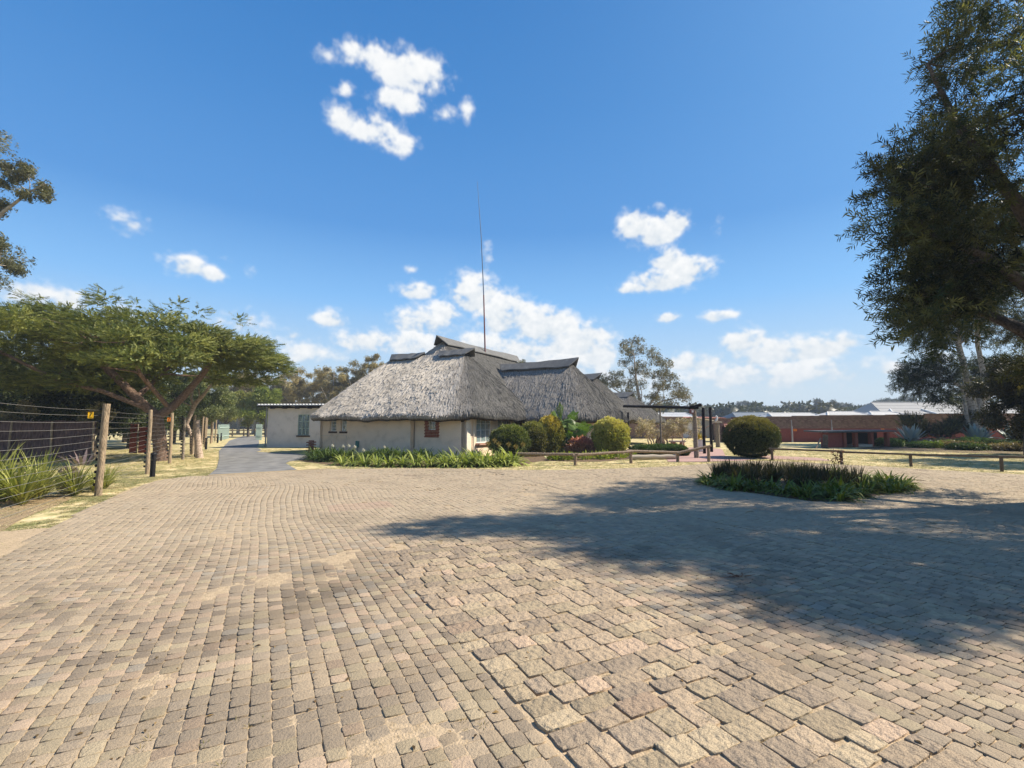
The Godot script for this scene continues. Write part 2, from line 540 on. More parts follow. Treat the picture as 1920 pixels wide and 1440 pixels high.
	surf("pink_paving", [0.42, 0.27, 0.23], 0.9, mottle, 1.0)
	surf("dark_slab", [0.09, 0.095, 0.095], 0.85, mottle, 1.0)
	surf("red_plaster", [0.25, 0.075, 0.058], 0.9, mottle, 1.5)
	var bark := noise_tex(31, 0.03, 5, [0.0, 0.35, 0.6, 1.0], [[0.4, 0.38, 0.36], [0.8, 0.78, 0.76], [1.0, 1.0, 1.0], [1.5, 1.45, 1.4]], 256)
	surf("bark", [0.20, 0.135, 0.10], 0.95, bark, 0.7, rough, 4.0)
	surf("grey_bark", [0.12, 0.10, 0.085], 0.95, bark, 0.7, rough, 4.0)
	surf("pale_bark", [0.46, 0.36, 0.28], 0.9, bark, 0.8, rough, 2.0)
	surf("gum_bark", [0.40, 0.35, 0.29], 0.85, bark, 1.5, rough, 2.0)
	surf("twig", [0.16, 0.12, 0.085], 0.95)
	# thatch: streaks that run down the slope (u along the eave, v up the slope, both in metres)
	var th := StandardMaterial3D.new()
	th.resource_name = "thatch"
	th.vertex_color_use_as_albedo = true
	th.roughness = 0.95
	th.metallic_specular = 0.2
	th.albedo_texture = noise_tex(33, 0.035, 5, [0.0, 0.32, 0.5, 0.68, 1.0], [[0.30, 0.29, 0.28], [0.72, 0.71, 0.70], [1.0, 1.0, 1.0], [1.2, 1.19, 1.17], [1.6, 1.58, 1.52]], 512)
	th.albedo_color = lin(1.6, 1.6, 1.6)
	th.heightmap_enabled = true
	th.heightmap_texture = noise_tex(34, 0.05, 5, [], [], 512)
	th.heightmap_scale = 6.0
	th.uv1_scale = Vector3(0.9, 0.16, 1.0)
	M["thatch"] = th
	surf("straw", [1, 1, 1], 0.95)
	# brickwork too far away to tell the bricks apart
	var bi := Image.create(256, 256, false, Image.FORMAT_RGB8)
	bi.fill(lin(0.27, 0.23, 0.19))
	for r in 16:
		for k in 9:
			var s := rf(0.65, 1.2)
			bi.fill_rect(Rect2i(k * 32 - (16 if r % 2 else 0) + 1, r * 16 + 1, 30, 14), lin(0.205 * s, 0.125 * s * rf(0.9, 1.1), 0.092 * s))
	surf("brickwork", [1, 1, 1], 0.9, ImageTexture.create_from_image(bi), 1.6)
	# glass
	var gl := StandardMaterial3D.new()
	gl.resource_name = "window_glass"
	gl.transparency = BaseMaterial3D.TRANSPARENCY_ALPHA
	gl.albedo_color = Color(0.75, 0.85, 0.85, 0.22)
	gl.roughness = 0.04
	gl.metallic_specular = 0.6
	M["glass"] = gl
	surf("curtain_or_backing", [0.40, 0.43, 0.41], 0.9)
	surf("room_dark", [0.035, 0.04, 0.045], 0.95)  # near black, stands in for unlit rooms behind the glass
	# foliage
	leafy("acacia_leaf", [1, 1, 1], [0.55, 0.6, 0.3])
	leafy("wattle_leaf", [1, 1, 1], [0.74, 0.78, 0.42])
	leafy("gum_leaf", [1, 1, 1], [0.6, 0.6, 0.42], 0.45)
	leafy("broad_leaf", [1, 1, 1], [0.5, 0.55, 0.25], 0.45)
	leafy("strap_leaf", [1, 1, 1], [0.6, 0.66, 0.3], 0.5)
	M["strap_leaf"].metallic_specular = 0.25
	leafy("grass_blade", [1, 1, 1], [0.5, 0.5, 0.3], 0.7)
	leafy("agave_leaf", [0.34, 0.41, 0.375], [0.1, 0.1, 0.1], 0.5)
	leafy("big_leaf", [0.13, 0.20, 0.045], [0.5, 0.6, 0.2], 0.4)
	leafy("petal", [0.75, 0.72, 0.62], [0.6, 0.6, 0.5], 0.6)

# ---------------------------------------------------------------- ground and paving
var court: PackedVector2Array
var drive: PackedVector2Array
var island: PackedVector2Array
var bed: PackedVector2Array
var path: PackedVector2Array

func make_ground() -> void:
	court = PackedVector2Array([Vector2(-3.6, -2.0), Vector2(-4.4, 2.6), Vector2(-5.97, 5.78), Vector2(-7.5, 8.44), Vector2(-9.08, 11.43), Vector2(-9.9, 13.6), Vector2(-9.75, 14.5), Vector2(-9.11, 14.86), Vector2(-8.2, 15.65), Vector2(-7.22, 16.36),
		Vector2(-6.37, 16.95), Vector2(-3.84, 17.25), Vector2(-1.5, 17.0), Vector2(0.0, 16.45), Vector2(1.83, 16.6), Vector2(4.0, 17.2), Vector2(5.91, 18.0), Vector2(8.1, 19.4), Vector2(9.8, 20.6), Vector2(11.2, 20.3), Vector2(12.3, 19.0), Vector2(13.74, 17.7), Vector2(14.6, 16.5), Vector2(15.9, 15.0), Vector2(18.5, 13.0), Vector2(22.0, 9.0), Vector2(20.0, -2.0)])
	# the lie of the land: one sheet to the horizon, finer near by
	var m := MB.new()
	var xs := [-2500.0, -1200.0, -500.0, -200.0, -90.0, -45.0, -22.0, -10.0, 0.0, 10.0, 22.0, 45.0, 90.0, 200.0, 500.0, 1200.0, 2500.0]
	var ds := [2500.0, 1200.0, 500.0, 200.0, 90.0, 62.0, 45.0, 30.0, 22.0, 10.0, 0.0, -10.0, -45.0, -200.0, -2500.0]
	var rows := []
	for j in range(ds.size() - 1, -1, -1):
		var row := []
		for x in xs:
			row.append(W(x, ds[j], -0.03))
		rows.append(row)
	m.grid(rows)
	struct("ground", m.mesh(), M["veld"])
	# mown lawn all round the court
	var lawn := PackedVector2Array([Vector2(-70, 75), Vector2(-26, 9), Vector2(-14, 2), Vector2(-9, -3), Vector2(30, -3), Vector2(50, 20), Vector2(56, 44), Vector2(10, 58), Vector2(-10, 75)])
	struct("lawn", sheet(lawn, -0.022), M["lawn"])
	# the drive
	drive = PackedVector2Array([Vector2(-9.11, 14.6), Vector2(-10.4, 17.2), Vector2(-13.4, 22.3), Vector2(-17.1, 28.4), Vector2(-22.0, 37.4), Vector2(-26.6, 45.7), Vector2(-32.5, 58.0), Vector2(-35.5, 64.0), Vector2(-32.5, 64.0), Vector2(-29.2, 56.6),
		Vector2(-24.6, 47.2), Vector2(-20.6, 39.6), Vector2(-17.0, 32.4), Vector2(-14.9, 29.0), Vector2(-14.4, 27.4), Vector2(-13.2, 26.6), Vector2(-10.6, 25.6), Vector2(-8.6, 24.2), Vector2(-8.8, 21.8), Vector2(-9.35, 20.6), Vector2(-9.0, 19.4), Vector2(-7.0, 16.1), Vector2(-8.2, 15.3)])
	struct("tarmac_drive", sheet(drive, -0.004), M["tarmac"])
	# pale concrete edging where the tarmac meets the stones
	var ed := MB.new()
	for q in [[Vector2(-9.2, 14.78), Vector2(-8.2, 15.58)], [Vector2(-8.2, 15.58), Vector2(-7.1, 16.42)], [Vector2(-7.1, 16.42), Vector2(-6.3, 16.98)]]:
		var mid: Vector2 = (q[0] + q[1]) / 2
		var dir: Vector2 = q[1] - q[0]
		ed.box(W(mid.x, mid.y, -0.03), Vector3(dir.length(), 0.085, 0.16), Basis(Vector3.UP, atan2(dir.y, dir.x)))
	struct("drive_edging", ed.mesh(), M["kerb_earth"])
	# planting beds and bare earth
	bed = smooth_poly([Vector2(-9.1, 20.9), Vector2(-7.9, 19.6), Vector2(-6.4, 18.35), Vector2(-4.0, 17.75), Vector2(-1.6, 17.75), Vector2(0.3, 18.6), Vector2(1.3, 20.6), Vector2(3.5, 20.3), Vector2(5.4, 22.0), Vector2(7.6, 23.8), Vector2(8.4, 27.0), Vector2(4.6, 27.2), Vector2(0.6, 28.4), Vector2(-1.6, 23.6), Vector2(-6.5, 24.8), Vector2(-10.4, 26.3), Vector2(-9.9, 23.0)])
	struct("garden_soil", sheet(bed, -0.012), M["soil"])
	island = smooth_poly([Vector2(5.0, 12.7), Vector2(5.6, 11.0), Vector2(6.3, 9.9), Vector2(7.8, 10.6), Vector2(9.7, 11.9), Vector2(9.9, 13.6), Vector2(8.6, 15.2), Vector2(6.6, 14.9)])
	struct("island_soil", sheet(island, 0.012), M["soil"])
	struct("border_soil", sheet(smooth_poly([Vector2(22.0, 31.0), Vector2(23.3, 27.6), Vector2(27.0, 25.6), Vector2(33.0, 25.0), Vector2(40.0, 30.0), Vector2(39.0, 39.0), Vector2(30.0, 38.5), Vector2(26.0, 34.0)]), -0.013), M["soil"])
	struct("bare_earth", sheet(smooth_poly([Vector2(-5.0, 2.5), Vector2(-6.4, 5.6), Vector2(-8.2, 8.3), Vector2(-9.2, 10.2), Vector2(-10.0, 10.9), Vector2(-11.0, 10.3), Vector2(-12.6, 9.4), Vector2(-11.0, 5.0), Vector2(-8.0, 2.0)]), -0.014), M["dry_soil"])
	# brick path under the pergola and beyond
	path = PackedVector2Array([Vector2(6.5, 20.3), Vector2(7.8, 20.2), Vector2(9.8, 20.7), Vector2(11.0, 21.9), Vector2(10.6, 24.2), Vector2(12.4, 28.6), Vector2(13.3, 31.0), Vector2(10.6, 33.5), Vector2(8.6, 31.0), Vector2(9.3, 27.5), Vector2(7.4, 23.6)])
	struct("garden_path", sheet(path, -0.008), M["pink_paving"])
	struct("brick_apron", sheet(PackedVector2Array([Vector2(11.3, 22.0), Vector2(13.6, 20.6), Vector2(14.2, 22.6), Vector2(12.0, 25.0)]), -0.009), M["pink_paving"])
	# rising ground far away
	var hm := MB.new()
	for band in [[330.0, 620.0, 4.5, 1.0], [700.0, 1150.0, 17.0, 5.0]]:
		var hr := []
		for j in 6:
			var hrow := []
			var f := j / 5.0
			for i in 61:
				var x := lerpf(-900.0, 1400.0, i / 60.0)
				var d := lerpf(band[0], band[1], f)
				var y: float = -1.5 + sin(f * PI * 0.55) * (band[2] + band[3] * nz.get_noise_2d(x * 0.003, band[0]) + 2.0 * nz.get_noise_2d(x * 0.012, 9.0))
				hrow.append(W(x, d, y))
			hr.append(hrow)
		hm.grid(hr)
	struct("hills", hm.mesh(), M["hill"])

func stone_mesh(sd: int, hx: float, hz: float, thick: float, dome: float, round_: float, wobble: float) -> ArrayMesh:   # one hewn stone, top at y = 0
	var r := RandomNumberGenerator.new()
	r.seed = sd
	var m := MB.new()
	var corners := []
	for k in 12:
		var a := TAU * (k + 0.5) / 12.0
		var cx := cos(a)
		var cz := -sin(a)
		var p := 1.0 / pow(pow(absf(cx), 2.0 + round_) + pow(absf(cz), 2.0 + round_), 1.0 / (2.0 + round_))
		p *= 1.0 + r.randf_range(-wobble, wobble)
		corners.append(Vector3(cx * p * hx, 0, cz * p * hz))
	var tilt := Vector2(r.randf_range(-1, 1), r.randf_range(-1, 1)) * wobble * 0.06
	var rows := []
	for q in [[1.0, -thick], [1.0, -dome * 0.85], [0.965, -dome * 0.28], [0.72, -dome * 0.08]]:
		var row := []
		for cpt in corners:
			var p: Vector3 = cpt * q[0]
			p.y = q[1] + (r.randf_range(-dome, dome) * 0.35 if q[0] < 1.0 else 0.0) + (p.x * tilt.x + p.z * tilt.y)
			row.append(p)
		rows.append(row)
	m.grid(rows, true)
	var k0 := m.v.size()
	var ctr := Vector3(0, r.randf_range(-dome, dome) * 0.25, 0)
	m.v.append(ctr); m.n.append(Vector3.UP); m.c.append(Color.WHITE); m.t.append(Vector2.ZERO)
	for k in 12:
		m.ix.append(k0); m.ix.append(k0 - 12 + (k + 1) % 12); m.ix.append(k0 - 12 + k)
	return m.mesh()

func sand_over(q: float, p: float) -> float:   # 0 bare stone .. 1 drifted over
	return smoothstep(0.30, 0.72, nz.get_noise_2d(q * 0.62 + 40.0, p * 0.5 - 13.0) + 0.30 * nz.get_noise_2d(q * 2.3, p * 2.3))

func stone_tone(q: float, p: float) -> Color:
	var k := rf(0, 1) + 0.22 * nz.get_noise_2d(q * 0.35, p * 0.35 + 50.0)
	var c: Color
	if k < 0.10: c = Color(0.205, 0.168, 0.132)
	elif k < 0.28: c = Color(0.27, 0.222, 0.170)
	elif k < 0.60: c = Color(0.33, 0.264, 0.190)
	elif k < 0.80: c = Color(0.365, 0.276, 0.204)
	elif k < 0.93: c = Color(0.35, 0.292, 0.200)
	else: c = Color(0.285, 0.255, 0.215)
	c = c.lerp(Color(0.33, 0.263, 0.19), 0.25)
	c *= 1.0 - 0.30 * smoothstep(0.12, 0.5, nz.get_noise_2d(q * 0.55 - 31.0, p * 0.55 + 17.0))
	return Color(c.r * 1.04, c.g * 1.02, c.b * 0.97) * rf(0.84, 1.16)

func make_paving() -> void:
	# sand bed with drifts, in the court's own axes: p along the drive, q across it
	var rq := Vector2(0.89, 0.456)
	var rp := Vector2(-0.456, 0.89)
	var m := MB.new()
	struct("paving_bed", sheet(court, -0.0185), M["sand"])
	var seen_at := {}
	# finer drifts lie between and over the near stones
	var step := 0.045
	var strip_q0 := 1.26
	var strip_q1 := 3.02
	var drift := MB.new()
	var q0 := -4.6
	var nq := 225
	var np := 210
	var hs := PackedFloat32Array()
	hs.resize(nq * np)
	for j in np:
		for i in nq:
			var q := q0 + i * step
			var p := 0.4 + j * step
			hs[j * nq + i] = (-0.0125 if q > strip_q0 and q < strip_q1 else lerpf(-0.0088, -0.0135, smoothstep(0.5, 3.2, q))) + 0.0055 * nz.get_noise_2d(q * 3.1, p * 3.1) + 0.0125 * sand_over(q, p) * (0.75 + 0.5 * nz.get_noise_2d(q * 9.0, p * 9.0))
	var rows := []
	for j in np:
		var row := []
		for i in nq:
			var xy := rq * (q0 + i * step) + rp * (0.4 + j * step)
			row.append(W(xy.x, xy.y, hs[j * nq + i]))
		rows.append(row)
	drift.grid(rows)
	struct("sand_drifts", drift.mesh(), M["sand"])
	# --- stones
	var small: Array[Mesh] = []
	for k in 12:
		small.append(stone_mesh(100 + k, 0.5, 0.5, 0.34, 0.045, 6.0 + (k % 4) * 4.0, 0.045))
	var big: Array[Mesh] = []
	for k in 10:
		big.append(stone_mesh(300 + k, 0.5, 0.5, 0.20, 0.034, 11.0 + (k % 3) * 5.0, 0.035))
	var cob := Node3D.new()
	cob.name = "cobble_paving"
	add_child(cob)
	cob.set_meta("kind", "structure")
	var flag := Node3D.new()
	flag.name = "flagstone_paving"
	add_child(flag)
	flag.set_meta("kind", "structure")
	var yaw := atan2(rq.y, rq.x)
	var base := Basis(Vector3.UP, yaw)
	var strip0 := 1.30
	var strip1 := 2.98
	var cand := []
	var q := -13.0
	var mats := {}
	while q < 27.0:
		var wq := rf(0.090, 0.114)
		for edge in [strip0, strip1]:
			if q < edge - 0.001 and q + wq > edge - 0.045:
				wq = edge - q
		var in_strip_q := q + wq > strip0 + 0.01 and q < strip1 - 0.01
		var p := rf(-6.0, -5.9)
		var joint := 0.03 if absf(q - 6.38) < 0.08 else 0.0
		while p < 27.0:
			var lp := rf(0.088, 0.122)
			var cq := q + wq / 2
			var cp := p + lp / 2
			p += lp
			var xy := rq * cq + rp * cp
			if xy.y < 1.1 or absf(xy.x) > xy.y * 1.13 + 3.2:
				continue
			if in_strip_q and cp < 6.1 + 0.4 * sin(cq * 9.0):
				continue
			if not inside(court, xy.x, xy.y) or inside(island, xy.x, xy.y):
				continue
			var far := xy.length()
			var so := sand_over(cq, cp)
			if so > 0.75 and rf(0, 1) < 0.6:
				continue
			var y := rf(-0.003, 0.0025) - 0.004 * so + 0.006 * nz.get_noise_2d(cq * 1.2, cp * 1.2)
			var b := base * Basis(Vector3.UP, rf(-0.035, 0.035)) * Basis(Vector3.RIGHT, rf(-0.03, 0.03)) * Basis(Vector3.BACK, rf(-0.03, 0.03))
			var quarter := rng.randi() % 4
			var sx := wq - (rf(0.0, 0.006) if far < 5.0 else rf(-0.002, 0.003))
			var sz := lp - rf(0.002, 0.008)
			var sc := Vector3(sx, 0.1, sz)
			b = b * Basis.from_scale(sc) * Basis(Vector3.UP, quarter * PI / 2)
			var wob := 0.012 * nz.get_noise_2d(cp * 0.5, 3.0) + 0.5 * smoothstep(5.0, 14.0, far) * nz.get_noise_2d(cp * 0.07, cq * 0.05)
			var tone := stone_tone(cq, cp)
			if absf(cq - 1.75) < 0.6 and absf(cp - 9.6) < 0.4:
				tone = Color(0.33, 0.21, 0.16) * rf(0.85, 1.15)
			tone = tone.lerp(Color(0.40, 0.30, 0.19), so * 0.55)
			# pale dust has settled where the cars turn
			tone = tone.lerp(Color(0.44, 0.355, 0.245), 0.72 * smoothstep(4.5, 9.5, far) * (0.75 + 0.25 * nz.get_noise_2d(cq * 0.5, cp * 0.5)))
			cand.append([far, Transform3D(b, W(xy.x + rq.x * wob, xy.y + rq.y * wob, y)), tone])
		q += wq + joint
	cand.sort_custom(func(a, b): return a[0] < b[0])
	# the 300 that show largest are parts of their own; the rest stays one mass
	var xf := []
	var tint := []
	var tones := []
	for k in 14:
		var sm: StandardMaterial3D = M["stone"].duplicate()
		var tc := stone_tone(k, k)
		var g: Color = M["stone"].albedo_color.srgb_to_linear()
		sm.albedo_color = lin(tc.r * g.r, tc.g * g.g, tc.b * g.b)
		sm.resource_name = "stone_%d" % k
		tones.append([tc, sm])
	var taken := 0
	for s in cand:
		var o: Vector3 = s[1].origin
		var shown: bool = taken < 300 and -o.z > 2.2 and absf(o.x) < -o.z * 1.08
		if shown:
			taken += 1
			var best := 0
			var bd := 9.0
			for k in tones.size():
				var t: Color = tones[k][0]
				var dd := absf(t.r - s[2].r) + absf(t.g - s[2].g) + absf(t.b - s[2].b)
				if dd < bd:
					bd = dd
					best = k
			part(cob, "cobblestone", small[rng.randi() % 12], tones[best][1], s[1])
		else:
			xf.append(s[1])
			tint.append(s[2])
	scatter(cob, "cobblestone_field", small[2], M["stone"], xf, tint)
	# flagstones: a strip of larger hewn slabs
	var p := -0.6
	var nflag := 0
	while p < 6.0:
		var lp := rf(0.125, 0.225)
		q = strip0 + rf(-0.03, 0.03)
		while q < strip1 - 0.05:
			var wq := rf(0.12, 0.29)
			if q + wq > strip1 - 0.09:
				wq = strip1 - q
			var l2 := lp
			var cq := q + wq / 2
			var cp := p + lp / 2 + 0.03 * sin(q * 7.0 + p)
			q += wq
			var xy := rq * cq + rp * cp
			if xy.y < 1.1:
				continue
			var so := sand_over(cq, cp)
			if so > 0.8:
				continue
			var b := base * Basis(Vector3.UP, rf(-0.04, 0.04)) * Basis(Vector3.RIGHT, rf(-0.02, 0.02)) * Basis(Vector3.BACK, rf(-0.02, 0.02))
			b = b * Basis.from_scale(Vector3(wq - rf(0.003, 0.011), 0.2, l2 - rf(0.003, 0.011)))
			var tone := stone_tone(cq, cp)
			var best := 0
			var bd := 9.0
			for k in tones.size():
				var t: Color = tones[k][0]
				var dd := absf(t.r - tone.r) + absf(t.g - tone.g) + absf(t.b - tone.b)
				if dd < bd:
					bd = dd
					best = k
			if not mats.has(best):
				var fm: StandardMaterial3D = M["flag"].duplicate()
				var g: Color = M["flag"].albedo_color.srgb_to_linear()
				var tc: Color = tones[best][0]
				fm.albedo_color = lin(tc.r * g.r * 1.06, tc.g * g.g * 1.04, tc.b * g.b * 1.04)
				fm.resource_name = "flag_%d" % best
				mats[best] = fm
			part(flag, "flagstone", big[rng.randi() % 10], mats[best], Transform3D(b, W(xy.x, xy.y, rf(-0.001, 0.006))))
			nflag += 1
		p += lp
	print("stones: ", cand.size(), " flags: ", nflag)
	# dry twig with leaf scraps lying on the stones
	var tw := MB.new()
	for k in 9:
		var a := Vector3(rf(-0.1, 0.1), rf(0.005, 0.02), rf(-0.06, 0.06))
		tw.bar(a, a + Vector3(rf(-0.12, 0.12), rf(0.0, 0.03), rf(-0.05, 0.05)), 0.004, 5, 0.002)
	for k in 8:
		var a := Vector3(rf(-0.13, 0.13), rf(0.01, 0.025), rf(-0.06, 0.06))
		tw.leaf(a, rdir() * Vector3(1, 0.2, 1), rdir() * Vector3(1, 0.3, 1), 0.07, 0.03)
	var two := part(self, "dry_twig", tw.mesh(), surf("dead_leaf", [0.15, 0.06, 0.03], 0.9))
	two.position = W(2.26, 5.02, 0.005)
	tag(two, "small dead brown twig with curled leaves lying on the shaded cobbles", "twig")
	# fallen leaves blown over the stones
	var lm := MB.new()
	lm.quad(Vector3(-0.5, 0, 0.05), Vector3(0.0, 0.10, 0.32), Vector3(0.5, 0.02, 0.0), Vector3(0.05, 0.14, -0.30))
	xf = []
	tint = []
	for k in 620:
		var d := 2.2 + 12.0 * pow(rf(0, 1), 1.3)
		var x := rf(-1.1, 1.1) * d
		if not inside(court, x, d) or nz.get_noise_2d(x * 0.7, d * 0.7 + 60.0) < -0.1:
			continue
		var s := rf(0.018, 0.045)
		xf.append(Transform3D(Basis(Vector3.UP, rf(0, TAU)) * Basis.from_scale(Vector3(s, s * rf(0.4, 1.6), s * rf(0.4, 0.9))), W(x, d, 0.002)))
		tint.append(Color(0.10, 0.06, 0.03).lerp(Color(0.33, 0.22, 0.09), rf(0, 1)))
	scatter(self, "fallen_leaves", lm.mesh(), M["grass_blade"], xf, tint)
	# weeds and dry grass wisps in the joints
	var wm := MB.new()
	for k in 7:
		var a := TAU * k / 7.0
		wm.blade(Vector3(cos(a), 0, sin(a)) * 0.006, Vector3(cos(a) * 0.8, rf(0.4, 1.0), sin(a) * 0.8), Vector3(-sin(a), 0, cos(a)), rf(0.02, 0.045), 0.004, 0.5, 2)
	xf = []
	tint = []
	for k in 2200:
		var d := rf(2.1, 8.0)
		var wq := 1.35 + 1.7 * rf(0, 1) if k < 520 else rf(-5.0, 6.0)
		var pp := (d - wq * rq.y) / rp.y
		if nz.get_noise_2d(wq * 1.1 + 7.0, pp * 1.1) < 0.05:
			continue
		var xy := rq * wq + rp * pp
		if not inside(court, xy.x, xy.y) or inside(island, xy.x, xy.y):
			continue
		xf.append(Transform3D(Basis(Vector3.UP, rf(0, TAU)) * Basis.from_scale(Vector3(1, rf(0.5, 1.4), 1) * rf(0.4, 0.95)), W(xy.x, xy.y, -0.009)))
		tint.append(Color(0.12, 0.12, 0.035).lerp(Color(0.30, 0.22, 0.10), rf(0, 1)))
	scatter(self, "joint_weeds", wm.mesh(), M["grass_blade"], xf, tint)

# ---------------------------------------------------------------- the house
func wall_mesh(o: Vector3, dir: Vector3, ln: float, y0: float, y1: float, thick: float, holes: Array) -> ArrayMesh:
	var m := MB.new()
	var nrm := dir.cross(Vector3.UP)
	var b := Basis(dir, Vector3.UP, nrm)
	var cuts := [0.0, ln]
	for h in holes:
		cuts.append(h[0])
		cuts.append(h[1])
	cuts.sort()
	for k in cuts.size() - 1:
		var a: float = cuts[k]
		var e: float = cuts[k + 1]
		if e - a < 0.002:
			continue
		var spans := [[y0, y1]]
		for h in holes:
			if h[0] < (a + e) / 2 and h[1] > (a + e) / 2:
				spans = [[y0, h[2]], [h[3], y1]]
		for s in spans:
			if s[1] - s[0] > 0.002:
				m.box(o + dir * (a + e) / 2 + Vector3.UP * (s[0] + s[1]) / 2 - nrm * thick / 2, Vector3(e - a, s[1] - s[0], thick), b)
	return m.mesh()

func window(parent: Node3D, o: Vector3, dir: Vector3, h: Array, nx: int, ny: int, inset := 0.09, frame_mat := "white_paint", sill_mat := "sill", sill_out := 0.05, curtain_or_backing := "curtain_or_backing", bars := 0.022) -> void:
	var nrm := dir.cross(Vector3.UP)
	var b := Basis(dir, Vector3.UP, nrm)
	var w: float = h[1] - h[0]
	var ht: float = h[3] - h[2]
	var c: Vector3 = o + dir * (h[0] + h[1]) / 2 + Vector3.UP * (h[2] + h[3]) / 2 - nrm * inset
	var m := MB.new()
	var fw := 0.045
	for s in [-1, 1]:
		m.box(c + dir * s * (w / 2 - fw / 2), Vector3(fw, ht, 0.05), b)
		m.box(c + Vector3.UP * s * (ht / 2 - fw / 2), Vector3(w - 2 * fw, fw, 0.048), b)
	for k in range(1, nx):
		m.box(c + dir * (-w / 2 + w * k / nx), Vector3(bars * (1.7 if nx == 3 else 1.0), ht - 2 * fw, 0.036), b)
	for k in range(1, ny):
		m.box(c + Vector3.UP * (-ht / 2 + ht * k / ny), Vector3(w - 2 * fw, bars, 0.03), b)
	var f := part(parent, "window", m.mesh(), M[frame_mat])
	var pw := w / nx
	var ph := ht / ny
	var pm := MB.new()
	pm.box(Vector3.ZERO, Vector3(pw - 0.02, ph - 0.02, 0.006))
	var pmesh := pm.mesh()
	for i in nx:
		for j in ny:
			part(f, "pane", pmesh, M["glass"], Transform3D(b, c + dir * (-w / 2 + pw * (i + 0.5)) + Vector3.UP * (-ht / 2 + ph * (j + 0.5))))
	var bm := MB.new()
	bm.box(c - nrm * 0.16, Vector3(w + 0.1, ht + 0.1, 0.02), b)
	part(f, "curtain_or_backing", bm.mesh(), M[curtain_or_backing])
	if sill_mat:
		var sm := MB.new()
		sm.box(c + Vector3.DOWN * (ht / 2 + 0.05) + nrm * (inset * 0.5 + sill_out / 2), Vector3(w + 0.14, 0.1, inset + sill_out), b)
		part(f, "sill", sm.mesh(), M[sill_mat])

func roof_outline(L: float, wd: float, r: float, count: int) -> Array:   # points round a rounded rectangle, with their distance along it
	var pts := []
	var seg := [[2 * (L - r), 0], [PI * r / 2, 1], [2 * (wd - r), 2], [PI * r / 2, 3], [2 * (L - r), 4], [PI * r / 2, 5], [2 * (wd - r), 6], [PI * r / 2, 7]]
	var total := 4 * (L - r) + 4 * (wd - r) + TAU * r
	for k in count:
		var s := total * k / count
		var s0 := s
		for q in seg:
			if s <= q[0]:
				var f: float = s / maxf(q[0], 1e-6)
				var p := Vector2.ZERO
				match q[1]:
					0: p = Vector2(-(L - r) + s, wd)
					1: p = Vector2(L - r, wd - r) + Vector2(sin(f * PI / 2), cos(f * PI / 2)) * r
					2: p = Vector2(L, wd - r - s)
					3: p = Vector2(L - r, -(wd - r)) + Vector2(cos(f * PI / 2), -sin(f * PI / 2)) * r
					4: p = Vector2(L - r - s, -wd)
					5: p = Vector2(-(L - r), -(wd - r)) + Vector2(-sin(f * PI / 2), -cos(f * PI / 2)) * r
					6: p = Vector2(-L, -(wd - r) + s)
					7: p = Vector2(-(L - r), wd - r) + Vector2(-cos(f * PI / 2), sin(f * PI / 2)) * r
				pts.append([p, s0])
				break
			s -= q[0]
	return pts

var straw_mesh: ArrayMesh

